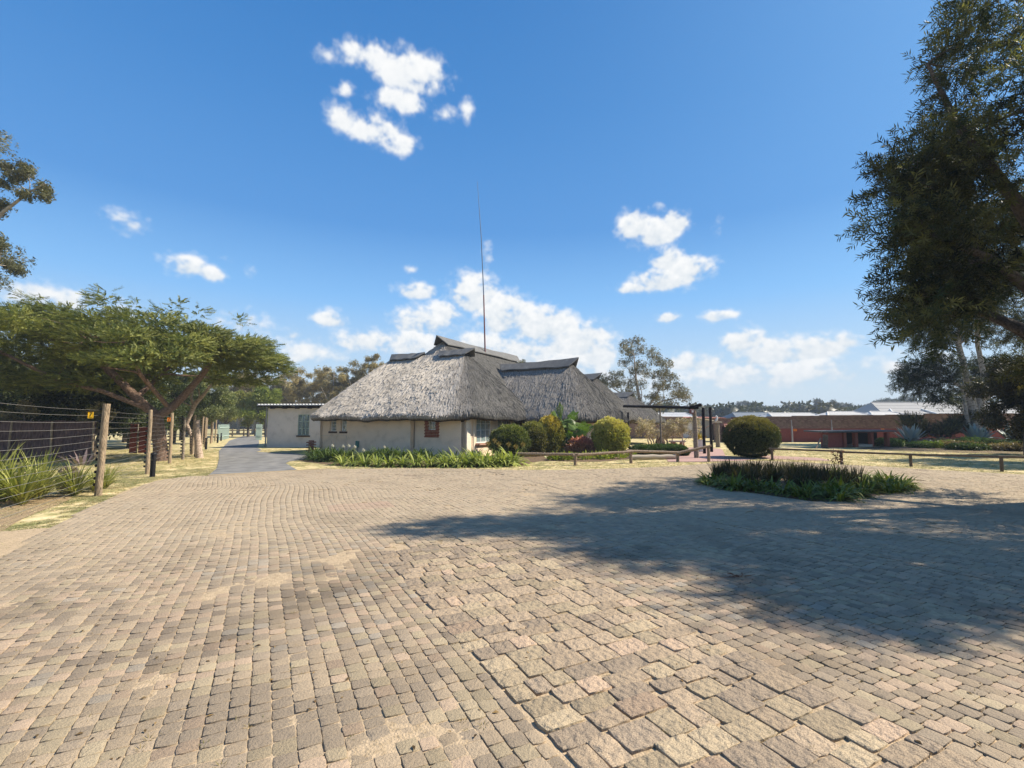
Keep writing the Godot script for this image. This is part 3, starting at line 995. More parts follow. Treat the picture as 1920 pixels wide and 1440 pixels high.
func thatch_block(bl: float, house: Node3D, cb: float, ca: float, along_a: bool, L: float, wd: float, lr: float, eave: float, top: float, sd: float, density: float) -> void:
	var base := Transform3D(Basis(Vector3.UP, PI / 2 if along_a else 0.0), Vector3(cb, 0, -ca))
	var count := 150
	var ol := roof_outline(L, wd, 2.2, count)
	var rows := []
	var uvs := []
	# lip and slope: [share of the way to the ridge, height share, extra height]
	var prof := [[0.30, 0.30, -0.34], [0.035, 0.0, -0.02], [0.0, 0.0, 0.10], [0.012, 0.012, 0.24]]
	for k in 15:
		var f := (k + 1) / 15.0
		prof.append([f, f, 0.27 + 0.10 * sin(f * PI)])
	var slope := Vector2(wd, top - eave).length()
	for q in prof:
		var row := []
		var ur := []
		for i in count:
			var p: Vector2 = ol[i][0]
			var rp := Vector2(clampf(p.x, -lr, lr), 0)
			var g := p.lerp(rp, q[0])
			var wave := 0.07 * nz.get_noise_2d(ol[i][1] * 0.33, sd) + 0.03 * nz.get_noise_2d(ol[i][1] * 1.4, sd + 9.0)
			var ev := eave + wave * 1.3
			var y: float = lerpf(ev, top, q[1]) + q[2]
			y += 0.05 * nz.get_noise_2d(ol[i][1] * 0.9 + sd, q[0] * 4.0) * (1.0 - q[0])
			row.append(base * Vector3(g.x, y, g.y))
			ur.append(Vector2(ol[i][1], q[0] * slope))
		rows.append(row)
		uvs.append(ur)
	var m := MB.new()
	m.grid(rows, true, uvs)
	# slopes that face the court are paler, the others darker grey
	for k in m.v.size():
		var w := bl * facing_tone(m.n[k])
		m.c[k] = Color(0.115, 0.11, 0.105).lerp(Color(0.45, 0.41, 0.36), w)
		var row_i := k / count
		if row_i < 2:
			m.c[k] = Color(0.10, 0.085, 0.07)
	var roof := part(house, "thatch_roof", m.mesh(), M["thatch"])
	# loose straw ends that give the slope its shag
	var xf := []
	var tint := []
	var area := (4 * L + 4 * wd) * slope * 0.5
	var eye := (house.transform.affine_inverse() * Vector3(0, 1.55, 0))
	for k in int(area * density):
		var f := 1.0 - sqrt(rf(0.0, 1.0))
		f = maxf(f, 0.004)
		var i := rng.randi() % count
		var j := mini(int(f * 15.0), 13)
		var a: Vector3 = rows[j + 3][i]
		var c: Vector3 = rows[j + 4][i]
		var d: Vector3 = rows[j + 3][(i + 1) % count]
		var fr := f * 15.0 - j
		var pos := a.lerp(c, fr) + (d - a) * rf(0, 1)
		var up := (c - a).normalized()
		var nrm := (d - a).cross(up).normalized()
		if nrm.dot(eye - pos) < 0.0:
			continue
		var w := bl * facing_tone(nrm)
		if w < 0.5 and rf(0, 1) > 0.5:
			continue
		var side := up.cross(nrm).normalized()
		var lift := rf(0.01, 0.065) * (0.55 + 0.6 * w)
		var dn := (-up + nrm * lift + side * rf(-0.10, 0.10)).normalized()
		var sz := rf(0.6, 1.3)
		var zz := dn.cross(side).normalized()
		var xx := dn.cross(zz).normalized()
		xf.append(Transform3D(Basis(xx * sz * rf(0.13, 0.32), dn * sz * 1.45, zz * sz * (0.5 + 0.4 * w)), pos + up * (0.18 + 0.24 * (1.0 - smoothstep(0.0, 0.09, f))) - nrm * 0.012))
		var g := rf(0.88, 1.12)
		g *= 1.0 + 0.30 * nz.get_noise_3d(pos.x * 0.7, pos.y * 0.5, pos.z * 0.7) + 0.22 * nz.get_noise_3d(pos.x * 3.0, pos.y * 1.0, pos.z * 3.0)
		if rf(0, 1) < 0.06:
			g *= 0.45
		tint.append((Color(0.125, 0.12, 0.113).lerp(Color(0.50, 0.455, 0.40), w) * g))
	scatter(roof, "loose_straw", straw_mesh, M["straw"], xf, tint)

func facing_tone(nrm: Vector3) -> float:   # paler towards the court; house axes: +z faces the court
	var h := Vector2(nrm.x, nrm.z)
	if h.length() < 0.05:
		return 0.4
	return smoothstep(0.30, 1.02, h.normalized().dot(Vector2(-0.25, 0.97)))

func ridge_cap(house: Node3D, p0: Vector3, p1: Vector3, hw: float, drop: float, over: float, lift0 := 0.0, lift1 := 0.0) -> void:
	var d := (p1 - p0).normalized()
	var s := d.cross(Vector3.UP).normalized()
	var m := MB.new()
	var n := 7
	for side in [-1.0, 1.0]:
		var tops := []
		var outs := []
		for k in n:
			var f := k / (n - 1.0)
			var a := p0.lerp(p1, f)
			a.y += lift0 * pow(1 - f, 3.0) + lift1 * pow(f, 3.0) + 0.02 * sin(f * 17.0 + p0.x)
			if k == 0: a -= d * over
			if k == n - 1: a += d * over
			tops.append(a)
			outs.append(p0.lerp(p1, f) + s * side * hw + Vector3.DOWN * (drop + 0.03 * sin(f * 23.0 + side)))
		for k in n - 1:
			var p := [outs[k] + Vector3.DOWN * 0.06, outs[k + 1] + Vector3.DOWN * 0.06, tops[k + 1] + Vector3.DOWN * 0.07, tops[k] + Vector3.DOWN * 0.07, outs[k], outs[k + 1], tops[k + 1], tops[k]]
			if side < 0:
				p = [p[1], p[0], p[3], p[2], p[5], p[4], p[7], p[6]]
			m.hexa(p)
	part(house, "ridge_cap", m.mesh(), M["ridge"])

func make_house() -> void:
	var sm := MB.new()
	sm.hexa([Vector3(-0.016, 0, 0.012), Vector3(0.016, 0, 0.012), Vector3(0.016, 0, -0.012), Vector3(-0.016, 0, -0.012), Vector3(-0.03, 0.36, 0.016), Vector3(0.03, 0.36, 0.016), Vector3(0.027, 0.36, -0.016), Vector3(-0.027, 0.36, -0.016)])
	straw_mesh = sm.mesh()
	var h := thing("thatched_house", "long cream house under a grey thatched roof with dark ridge caps", "house", W(-6.56, 24.85), -deg_to_rad(28.0))
	# walls: o and dir in house axes (x along the front, z towards the court)
	var X := Vector3.RIGHT
	var wa := [[0.77, 1.27, 1.15, 1.86], [1.60, 2.04, 1.15, 1.83]]
	part(h, "wall", wall_mesh(Vector3(-4.7, 0, 0.0), X, 2.2, -0.05, 2.02, 0.25, wa), M["plaster"])
	for q in wa:
		window(h, Vector3(-4.7, 0, 0), X, q, 1 if q[0] < 1 else 1, 4, 0.12, "white_paint", "sill", 0.03, "curtain_or_backing")
	var tm := MB.new()
	for q in [[-4.62, -3.75], [-3.5, -2.62]]:
		for y in [0.12, 0.92]:
			tm.box(Vector3((q[0] + q[1]) / 2, y, 0.008), Vector3(q[1] - q[0], 0.035, 0.03))
		for x in [q[0] + 0.017, q[1] - 0.017]:
			tm.box(Vector3(x, 0.52, 0.007), Vector3(0.034, 0.765, 0.028))
	part(h, "panel_moulding", tm.mesh(), M["trim_plaster"])
	part(h, "wall", wall_mesh(Vector3(-2.5, 0, 0.06), X, 4.28, -0.05, 2.02, 0.25, []), M["plaster"])
	var wc := [[0.83, 1.32, 1.26, 1.86]]
	part(h, "wall", wall_mesh(Vector3(1.78, 0, -0.25), X, 3.05, -0.05, 2.02, 0.25, wc), M["plaster"])
	window(h, Vector3(1.78, 0, -0.25), X, wc[0], 2, 3, 0.10, "white_paint", "", 0.0, "room_dark")
	# brick surround laid brick by brick
	var bk := MB.new()
	bk.cbox(Vector3.ZERO, Vector3(0.205, 0.062, 0.06), 0.006)
	var bkm := bk.mesh()
	for r in 13:
		var y := 0.93 + r * 0.073
		for k in 4:
			var x := 2.42 + k * 0.22 + (0.04 if r % 2 else 0.0)
			if y > 1.24 and x > 2.55 and x < 3.07:
				continue
			part(h, "brick", bkm, M["red_brick"], Transform3D(Basis(), Vector3(x + 0.09, y, -0.243 + rf(-0.004, 0.004))))
	# side wall that looks to the right, in the sun below the eaves
	var side := Vector3(0, 0, -1)
	var ws := [[0.95, 2.35, 0.62, 1.88], [3.05, 4.6, 0.9, 1.88]]
	part(h, "wall", wall_mesh(Vector3(4.83, 0, -0.25), side, 5.0, -0.05, 2.02, 0.25, ws), M["plaster"])
	window(h, Vector3(4.83, 0, -0.25), side, ws[0], 3, 4, 0.06, "white_paint", "pink_sill", 0.12, "curtain_or_backing", 0.02)
	window(h, Vector3(4.83, 0, -0.25), side, ws[1], 3, 3, 0.06, "white_paint", "pink_sill", 0.08, "curtain_or_backing", 0.02)
	var pil := MB.new()
	pil.box(Vector3(4.86, 1.05, -0.42), Vector3(0.06, 2.1, 0.30))
	part(h, "pilaster", pil.mesh(), M["trim_plaster"])
	var dpm := MB.new()
	dpm.bar(Vector3(4.89, 0, -0.86), Vector3(4.89, 2.0, -0.86), 0.03, 8)
	part(h, "downpipe", dpm.mesh(), M["trim_plaster"])
	# recessed porch, then the entrance wing
	part(h, "wall", wall_mesh(Vector3(3.4, 0, -5.25), side, 2.4, -0.05, 2.6, 0.25, []), M["plaster"])
	part(h, "wall", wall_mesh(Vector3(3.4, 0, -7.4), X, 1.9, -0.05, 2.4, 0.25, []), M["plaster"])
	var wd := [[1.85, 2.5, 0.06, 1.95]]
	part(h, "wall", wall_mesh(Vector3(5.3, 0, -5.9), X, 3.5, -0.05, 2.02, 0.25, wd), M["plaster"])
	window(h, Vector3(5.3, 0, -5.9), X, wd[0], 2, 5, 0.12, "dark_timber", "", 0.0, "room_dark")
	part(h, "wall", wall_mesh(Vector3(8.8, 0, -5.9), side, 5.6, -0.05, 1.96, 0.25, []), M["plaster"])
	part(h, "wall", wall_mesh(Vector3(-4.7, 0, -8.2), Vector3(0, 0, 1), 8.2, -0.05, 2.02, 0.25, []), M["plaster"])
	part(h, "wall", wall_mesh(Vector3(4.4, 0, -11.5), side, 11.0, -0.05, 2.5, 0.25, []), M["plaster"])
	part(h, "wall", wall_mesh(Vector3(4.4, 0, -22.5), -X, 9.1, -0.05, 2.5, 0.25, []), M["plaster"])
	part(h, "wall", wall_mesh(Vector3(-4.4, 0, -22.5), Vector3(0, 0, 1), 14.3, -0.05, 2.5, 0.25, []), M["plaster"])
	part(h, "wall", wall_mesh(Vector3(7.0, 0, -13.0), side, 4.0, -0.05, 2.5, 0.25, []), M["plaster"])
	# plinth step at the door
	var st := MB.new()
	st.cbox(Vector3(6.6, 0.05, -5.55), Vector3(2.6, 0.14, 0.7), 0.02)
	part(h, "doorstep", st.mesh(), M["dark_slab"])
	# posts under the far eaves
	for q in [Vector3(9.3, 0, -10.4), Vector3(9.4, 0, -12.3)]:
		var pm := MB.new()
		pm.bar(q, q + Vector3.UP * 2.3, 0.07, 8)
		part(h, "eaves_post", pm.mesh(), M["dark_timber"])
	# roofs
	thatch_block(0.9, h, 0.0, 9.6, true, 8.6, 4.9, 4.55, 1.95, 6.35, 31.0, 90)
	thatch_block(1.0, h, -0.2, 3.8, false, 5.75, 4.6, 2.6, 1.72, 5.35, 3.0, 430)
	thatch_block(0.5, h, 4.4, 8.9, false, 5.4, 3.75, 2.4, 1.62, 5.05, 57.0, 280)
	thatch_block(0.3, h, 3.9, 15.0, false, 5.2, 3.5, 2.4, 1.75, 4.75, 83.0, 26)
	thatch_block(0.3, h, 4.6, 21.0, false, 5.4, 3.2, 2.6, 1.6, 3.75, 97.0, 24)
	ridge_cap(h, Vector3(0, 6.83, -4.75), Vector3(0, 6.83, -14.4), 0.52, 0.44, 0.45, 0.05, 0.12)
	ridge_cap(h, Vector3(-2.75, 5.80, -3.8), Vector3(-0.75, 5.80, -3.8), 0.5, 0.36, 0.3, 0.06, 0.0)
	ridge_cap(h, Vector3(0.9, 5.80, -3.8), Vector3(2.75, 5.80, -3.8), 0.5, 0.36, 0.3, 0.0, 0.03)
	ridge_cap(h, Vector3(2.2, 5.5, -8.9), Vector3(6.9, 5.5, -8.9), 0.58, 0.45, 0.42, 0.0, 0.12)
	ridge_cap(h, Vector3(2.2, 5.2, -15.0), Vector3(6.4, 5.2, -15.0), 0.58, 0.45, 0.42, 0.0, 0.06)
	ridge_cap(h, Vector3(2.4, 4.15, -21.0), Vector3(7.3, 4.15, -21.0), 0.55, 0.38, 0.4, 0.0, 0.06)
	# things fixed to the house
	var cam_m := MB.new()
	var hx := h.transform
	var cpos: Vector3 = hx * Vector3(4.78, 1.72, -0.22)
	var cm := thing("security_light", "small dark floodlight and bracket under the eaves at the corner of the thatched house", "light", cpos, h.rotation.y)
	cam_m.box(Vector3(-0.02, 0.0, 0.14), Vector3(0.12, 0.12, 0.12), Basis(Vector3.RIGHT, 0.5))
	cam_m.bar(Vector3(-0.02, 0.0, 0.08), Vector3(0, 0.03, -0.01), 0.018, 6)
	part(cm, "lamp_head", cam_m.mesh(), M["black_plastic"])
	var arm := MB.new()
	arm.bar(Vector3(-0.05, -0.05, 0.1), Vector3(-0.10, -0.22, 0.09), 0.012, 6)
	arm.bar(Vector3(0.0, 0.0, 0.05), Vector3(0.30, 0.02, 0.05), 0.02, 6)
	part(cm, "bracket", arm.mesh(), M["steel"])
	var gb := MB.new()
	gb.cbox(Vector3(0, 0.22, 0), Vector3(0.2, 0.34, 0.1), 0.015)
	var gbo := thing("irrigation_box", "small green box on the cream front wall above the white flowers", "box", hx * Vector3(-1.72, 0.28, 0.12), h.rotation.y)
	part(gbo, "cover", gb.mesh(), M["green_box"])
	var gp := MB.new()
	gp.bar(Vector3(0, 0.06, 0), Vector3(0, -0.28, 0), 0.02, 6)
	part(gbo, "pipe", gp.mesh(), M["green_box"])
	var bp := thing("brick_stub", "short red brick pillar at the corner between the two buildings", "pillar", hx * Vector3(-4.95, 0, 0.35), h.rotation.y)
	for r in 9:
		part(bp, "brick", bkm, M["red_brick"], Transform3D(Basis(Vector3.UP, PI / 2 * (r % 2)).scaled(Vector3(1.2, 1, 3.0 if r % 2 == 0 else 3.0)), Vector3(0, 0.035 + r * 0.073, 0)))
	# the tall whip aerial behind the ridge
	var am := thing("aerial_mast", "very tall thin leaning aerial rising behind the thatched ridge", "aerial", W(-1.75, 32.9))
	var t0 := MB.new()
	t0.tube([Vector3(0, 0, 0), Vector3(-0.10, 6.5, 0), Vector3(-0.22, 10.5, -0.1)], [0.06, 0.055, 0.045], 8)
	part(am, "lower_tube", t0.mesh(), M["mast_red"])
	var t1 := MB.new()
	t1.tube([Vector3(-0.22, 10.5, -0.1), Vector3(-0.42, 14.7, -0.2), Vector3(-0.74, 18.9, -0.4)], [0.04, 0.03, 0.012], 8)
	part(am, "whip", t1.mesh(), M["mast_blue"])

func make_annex() -> void:
	var a := thing("flat_roofed_annex", "plain pale flat-roofed building beside the tarmac drive, end of the thatched house", "building", W(-16.64, 32.97), deg_to_rad(-3.0))
	var X := Vector3.RIGHT
	var hole := [[2.12, 2.92, 0.78, 2.2]]
	part(a, "wall", wall_mesh(Vector3.ZERO, X, 6.5, -0.1, 2.62, 0.25, hole), M["annex_plaster"])
	part(a, "wall", wall_mesh(Vector3(0, 0, -6.5), Vector3(0, 0, 1), 6.25, -0.1, 2.62, 0.25, []), M["annex_plaster"])
	part(a, "wall", wall_mesh(Vector3(6.5, 0, -6.5), -X, 6.5, -0.1, 2.62, 0.25, []), M["annex_plaster"])
	window(a, Vector3.ZERO, X, hole[0], 3, 3, 0.05, "gate_paint", "sill", 0.06, "room_dark", 0.03)
	var rm := MB.new()
	for k in 34:
		var x := -0.5 + k * 0.22
		rm.bar(Vector3(x, 2.86, 0.42), Vector3(x, 2.98, -6.9), 0.045, 6)
	rm.hexa([Vector3(-0.55, 2.79, 0.42), Vector3(6.95, 2.79, 0.42), Vector3(6.95, 2.91, -6.9), Vector3(-0.55, 2.91, -6.9), Vector3(-0.55, 2.85, 0.42), Vector3(6.95, 2.85, 0.42), Vector3(6.95, 2.97, -6.9), Vector3(-0.55, 2.97, -6.9)])
	part(a, "roof_sheet", rm.mesh(), M["tin"])
	var rfm := MB.new()
	rfm.box(Vector3.ZERO, Vector3(0.14, 0.16, 7.2), Basis(Vector3.RIGHT, 0.016))
	var rmesh := rfm.mesh()
	for k in 7:
		part(a, "rafter", rmesh, M["dark_timber"], Transform3D(Basis(), Vector3(0.42 + k * 0.86, 2.71, -3.2)))
	var fm := MB.new()
	fm.box(Vector3(3.2, 2.755, 0.30), Vector3(7.4, 0.06, 0.05))
	part(a, "fascia", fm.mesh(), M["dark_timber"])
	var dp := MB.new()
	dp.bar(Vector3(-0.06, 0, 0.05), Vector3(-0.06, 2.72, 0.05), 0.045, 8)
	part(a, "downpipe", dp.mesh(), M["steel"])

# ---------------------------------------------------------------- fences, lights and gates on the drive side
func log_mesh(a: Vector3, b: Vector3, r0: float, r1: float, sides := 9) -> ArrayMesh:   # a round pole with a slightly crooked line
	var m := MB.new()
	var pts := []
	var rad := []
	var side := (b - a).normalized().cross(Vector3(0.2, 0.3, 0.9)).normalized()
	for k in 7:
		var f := k / 6.0
		pts.append(a.lerp(b, f) + side * rf(-0.12, 0.12) * r0)
		rad.append(lerpf(r0, r1, f) * rf(0.94, 1.06))
	m.tube(pts, rad, sides)
	return m.mesh()

func make_fences() -> void:
	var spots := [Vector2(-6.65, 5.9), Vector2(-9.07, 10.75), Vector2(-11.44, 15.32), Vector2(-13.68, 19.48), Vector2(-14.54, 21.53), Vector2(-16.37, 24.91), Vector2(-18.89, 29.55), Vector2(-20.8, 32.9), Vector2(-22.89, 36.34), Vector2(-24.3, 39.2), Vector2(-25.75, 41.7), Vector2(-26.9, 44.0)]
	var f := thing("wire_fence", "tall fence of pale round posts and many thin wires along the drive", "fence", W(-9.07, 10.75))
	var o := f.position
	var ins := MB.new()
	ins.tube([Vector3(0, -0.03, 0), Vector3(0, -0.012, 0), Vector3(0, 0.012, 0), Vector3(0, 0.03, 0)], [0.022, 0.036, 0.036, 0.022], 8)
	ins.bar(Vector3(0, 0, 0), Vector3(0.07, 0, 0), 0.012, 5)
	var insm := ins.mesh()
	var off := Vector3(-0.115, 0, -0.02)
	var line := []
	for k in spots.size():
		var p := W(spots[k].x, spots[k].y) - o
		var dark := k == 4
		var r := 0.07 if k == 1 else rf(0.056, 0.066)
		var ht := 2.0 if not dark else 1.82
		var lean := Vector3(rf(-0.02, 0.05), 0, rf(-0.02, 0.02))
		if k == 1: lean = Vector3(0.04, 0, 0)
		var pm := part(f, "post", log_mesh(p + Vector3.DOWN * 0.1, p + lean + Vector3.UP * ht, r * 1.03, r * 0.95, 12), M["old_pole"] if dark else M["pole"])
		line.append(p)
		if k < 8:
			for w in 13:
				part(pm, "insulator", insm, M["black_plastic"], Transform3D(Basis(), p + lean * (w / 13.0) + off + Vector3.UP * (0.22 + w * 0.138)))
	for w in 13:
		var m := MB.new()
		var pts := []
		var rad := []
		var y := 0.22 + w * 0.138
		for k in line.size() - 1:
			for s in 4:
				var t := s / 4.0
				pts.append(line[k].lerp(line[k + 1], t) + off + Vector3.UP * (y - 0.025 * sin(PI * t) - (0.02 if w == 12 else 0.0)))
				rad.append(0.0032)
		pts.append(line[line.size() - 1] + off + Vector3.UP * y)
		rad.append(0.0032)
		m.tube(pts, rad, 4)
		part(f, "wire", m.mesh(), M["wire"])
	# yellow warning plates on the wires
	var sg := MB.new()
	sg.cbox(Vector3.ZERO, Vector3(0.11, 0.165, 0.008), 0.012)
	var bolt := MB.new()
	bolt.box(Vector3(0.008, 0.028, 0.006), Vector3(0.018, 0.05, 0.004), Basis(Vector3.BACK, -0.35))
	bolt.box(Vector3(-0.006, -0.008, 0.006), Vector3(0.018, 0.05, 0.004), Basis(Vector3.BACK, -0.35))
	bolt.box(Vector3(0, -0.055, 0.006), Vector3(0.07, 0.010, 0.004))
	bolt.box(Vector3(0, 0.068, 0.006), Vector3(0.03, 0.012, 0.004))
	for q in [[-8.78, 10.08, 1.735, "yellow warning plate on the wires beside the nearest fence post", "yellow_sign", 0.8], [-13.50, 19.05, 1.73, "orange warning plate on the wires in front of the acacia trunk", "orange_sign", 0.95]]:
		var s := thing("warning_sign", q[3], "sign", W(q[0], q[1], q[2]), 0.45)
		part(s, "plate", sg.mesh(), M[q[4]]).scale = Vector3.ONE * q[5]
		part(s, "symbol", bolt.mesh(), M["sign_ink"]).scale = Vector3.ONE * q[5]
	# black bollard lights
	var bl := thing("bollard_light", "black bollard light nearest the stone court, beside a fence post", "bollard", W(-10.7, 14.54), 0.0, "black bollard lights beside the drive")
	var bm := MB.new()
	bm.tube([Vector3(0, -0.05, 0), Vector3(0, 0.48, 0)], [0.07, 0.07], 14)
	part(bl, "post", bm.mesh(), M["black_plastic"])
	var hm := MB.new()
	for k in 4:
		hm.tube([Vector3(0, 0.49 + k * 0.035, 0), Vector3(0, 0.505 + k * 0.035, 0), Vector3(0, 0.52 + k * 0.035, 0)], [0.055, 0.074, 0.055], 14)
	part(bl, "louvre", hm.mesh(), M["black_plastic"])
	var cm := MB.new()
	cm.tube([Vector3(0, 0.63, 0), Vector3(0, 0.68, 0), Vector3(0, 0.70, 0)], [0.078, 0.078, 0.05], 14)
	part(bl, "cap", cm.mesh(), M["black_plastic"])
	for q in [[-15.12, 23.28, "black bollard light in front of the bare forked trunk"], [-18.99, 30.18, "black bollard light beside the shadow that crosses the drive"], [-24.53, 40.48, "black bollard light before the pale posts at the far drive"], [-27.2, 45.4, "farthest black bollard light, at the pale green gate"]]:
		copy(bl, "bollard_light", q[2], W(q[0], q[1]))
	# pale green gate leaves at the end of the drive
	for q in [[Vector2(-27.6, 45.6), Vector2(-30.4, 52.0), 13, "pale green slatted gate leaf standing open behind the far fence posts"], [Vector2(-25.6, 48.6), Vector2(-24.6, 47.6), 5, "pale green slatted gate leaf half hidden by the flat-roofed building"]]:
		var g := thing("slatted_gate", q[3], "gate", W(q[0].x, q[0].y))
		for k in q[2]:
			var p: Vector2 = q[0].lerp(q[1], k / (q[2] - 1.0))
			var m := MB.new()
			m.cbox(W(p.x, p.y, 0.74) - g.position, Vector3(0.13, 1.5 + rf(-0.06, 0.06), 0.05), 0.01, Basis(Vector3.UP, 0.5))
			part(g, "slat", m.mesh(), M["gate_paint"])
		for y in [0.35, 1.2]:
			var m := MB.new()
			m.bar(W(q[0].x + 0.08, q[0].y, y) - g.position, W(q[1].x + 0.08, q[1].y, y) - g.position, 0.04, 6)
			part(g, "rail", m.mesh(), M["gate_paint"])
	# dark timber rails across the end of the drive
	var rf_ := thing("timber_rail_fence", "low dark timber rail fence across the far end of the drive", "fence", W(-35.0, 62.0))
	for k in 7:
		var x := -37.2 + k * 1.35
		part(rf_, "post", log_mesh(W(x, 62.0 + k * 0.2, -0.1) - rf_.position, W(x + (0.5 if k == 4 else 0.0), 62.0 + k * 0.2, 0.95 if k != 4 else 1.9) - rf_.position, 0.09, 0.09, 6), M["old_pole"])
	for y in [0.32, 0.75]:
		part(rf_, "rail", log_mesh(W(-37.4, 62.0, y) - rf_.position, W(-28.9, 63.2, y) - rf_.position, 0.07, 0.07, 6), M["old_pole"])
	# dull purple wall panels behind the wires
	var pw := thing("panel_wall", "dull purple-brown panel wall behind the wire fence, under the trees", "wall", W(-27.0, 18.2))
	var a := Vector2(-27.0, 18.2)
	var b := Vector2(-17.95, 20.9)
	var dirv := (b - a).normalized()
	var bs := Basis(Vector3.UP, atan2(dirv.y, dirv.x))
	var n := 26
	var len := (b - a).length() / n
	for k in n:
		var p: Vector2 = a + dirv * (k + 0.5) * len
		var m := MB.new()
		m.cbox(W(p.x, p.y, 0.83 + rf(-0.02, 0.02)) - pw.position, Vector3(len - 0.012, 1.70 + rf(-0.05, 0.05), 0.05 + rf(0, 0.02)), 0.008, bs)
		part(pw, "panel", m.mesh(), M["precast"])
	for k in [5.0, 9.3, 13.6, 18.0, 22.0, 26.0]:
		var p: Vector2 = a + dirv * k * len
		part(pw, "post", log_mesh(W(p.x + 0.05, p.y - 0.12, -0.1) - pw.position, W(p.x + (0.14 if k < 20 else 0.0), p.y - 0.12, 1.66) - pw.position, 0.045, 0.04, 6), M["pole"] if k > 15 else M["old_pole"])
	var rp := thing("board_screen", "narrow red board panel between thin posts behind the wire fence", "panel", W(-20.4, 26.2))
	var m1 := MB.new()
	m1.cbox(Vector3(0.0, 0.75, 0), Vector3(0.42, 1.55, 0.06), 0.01)
	m1.cbox(Vector3(0.52, 0.68, 0.02), Vector3(0.46, 1.35, 0.06), 0.01)
	part(rp, "board", m1.mesh(), M["red_panel"])
	for x in [0.25, 0.80]:
		part(rp, "post", log_mesh(Vector3(x, -0.1, 0.08), Vector3(x, 1.55, 0.08), 0.035, 0.03, 6), M["old_pole"])
	# low log rails round the court
	var lf := thing("log_rail_fence", "low rail of rough logs on short posts, bordering the grass before the garden bed", "fence", W(4.75, 19.48))
	for q in [[2.4, 18.47, 0.37], [4.75, 19.48, 0.42], [6.91, 20.31, 0.32], [8.2, 20.31, 0.62]]:
		part(lf, "post", log_mesh(W(q[0], q[1], -0.1) - lf.position, W(q[0], q[1], q[2]) - lf.position, 0.065, 0.06, 8), M["rail"])
	for q in [[0.15, 18.75, 0.40, 2.5, 18.47, 0.40], [2.3, 18.45, 0.37, 4.85, 19.46, 0.45], [4.6, 19.56, 0.47, 7.0, 20.3, 0.36], [6.85, 20.25, 0.33, 8.32, 20.31, 0.65]]:
		part(lf, "rail", log_mesh(W(q[0], q[1], q[2]) - lf.position, W(q[3], q[4], q[5]) - lf.position, 0.06, 0.052, 8), M["rail"])
	var lr := thing("log_rail_fence", "low dark log rail on short posts, behind the round planted island", "fence", W(12.82, 18.96))
	for q in [[11.33, 21.21, 0.45], [12.82, 18.96, 0.46], [14.73, 18.01, 0.41], [16.24, 16.18, 0.45], [19.2, 15.2, 0.45]]:
		part(lr, "post", log_mesh(W(q[0], q[1], -0.1) - lr.position, W(q[0], q[1], q[2]) - lr.position, 0.05, 0.05, 8), M["dark_rail"])
	for q in [[11.25, 21.3, 0.47, 12.9, 18.9, 0.49], [12.7, 19.0, 0.47, 14.85, 17.95, 0.43], [14.6, 18.08, 0.42, 16.3, 16.1, 0.47], [16.15, 16.2, 0.47, 19.3, 15.2, 0.48]]:
		part(lr, "rail", log_mesh(W(q[0], q[1], q[2]) - lr.position, W(q[3], q[4], q[5]) - lr.position, 0.04, 0.037, 8), M["dark_rail"])
	var le := part(self, "edging_log", log_mesh(W(5.15, 21.3, 0.10), W(7.25, 21.7, 0.10), 0.11, 0.10, 9), M["stone_slab"])
	tag(le, "thick pale log lying along the edge of the dark ground cover", "log")
	var blk := MB.new()
	blk.cbox(Vector3(0, 0.14, 0), Vector3(0.2, 0.32, 0.2), 0.02)
	var blo := part(self, "stone_block", blk.mesh(), M["stone_slab"])
	blo.position = W(7.33, 21.75)
	tag(blo, "small pale upright stone block at the end of the edging log", "block")

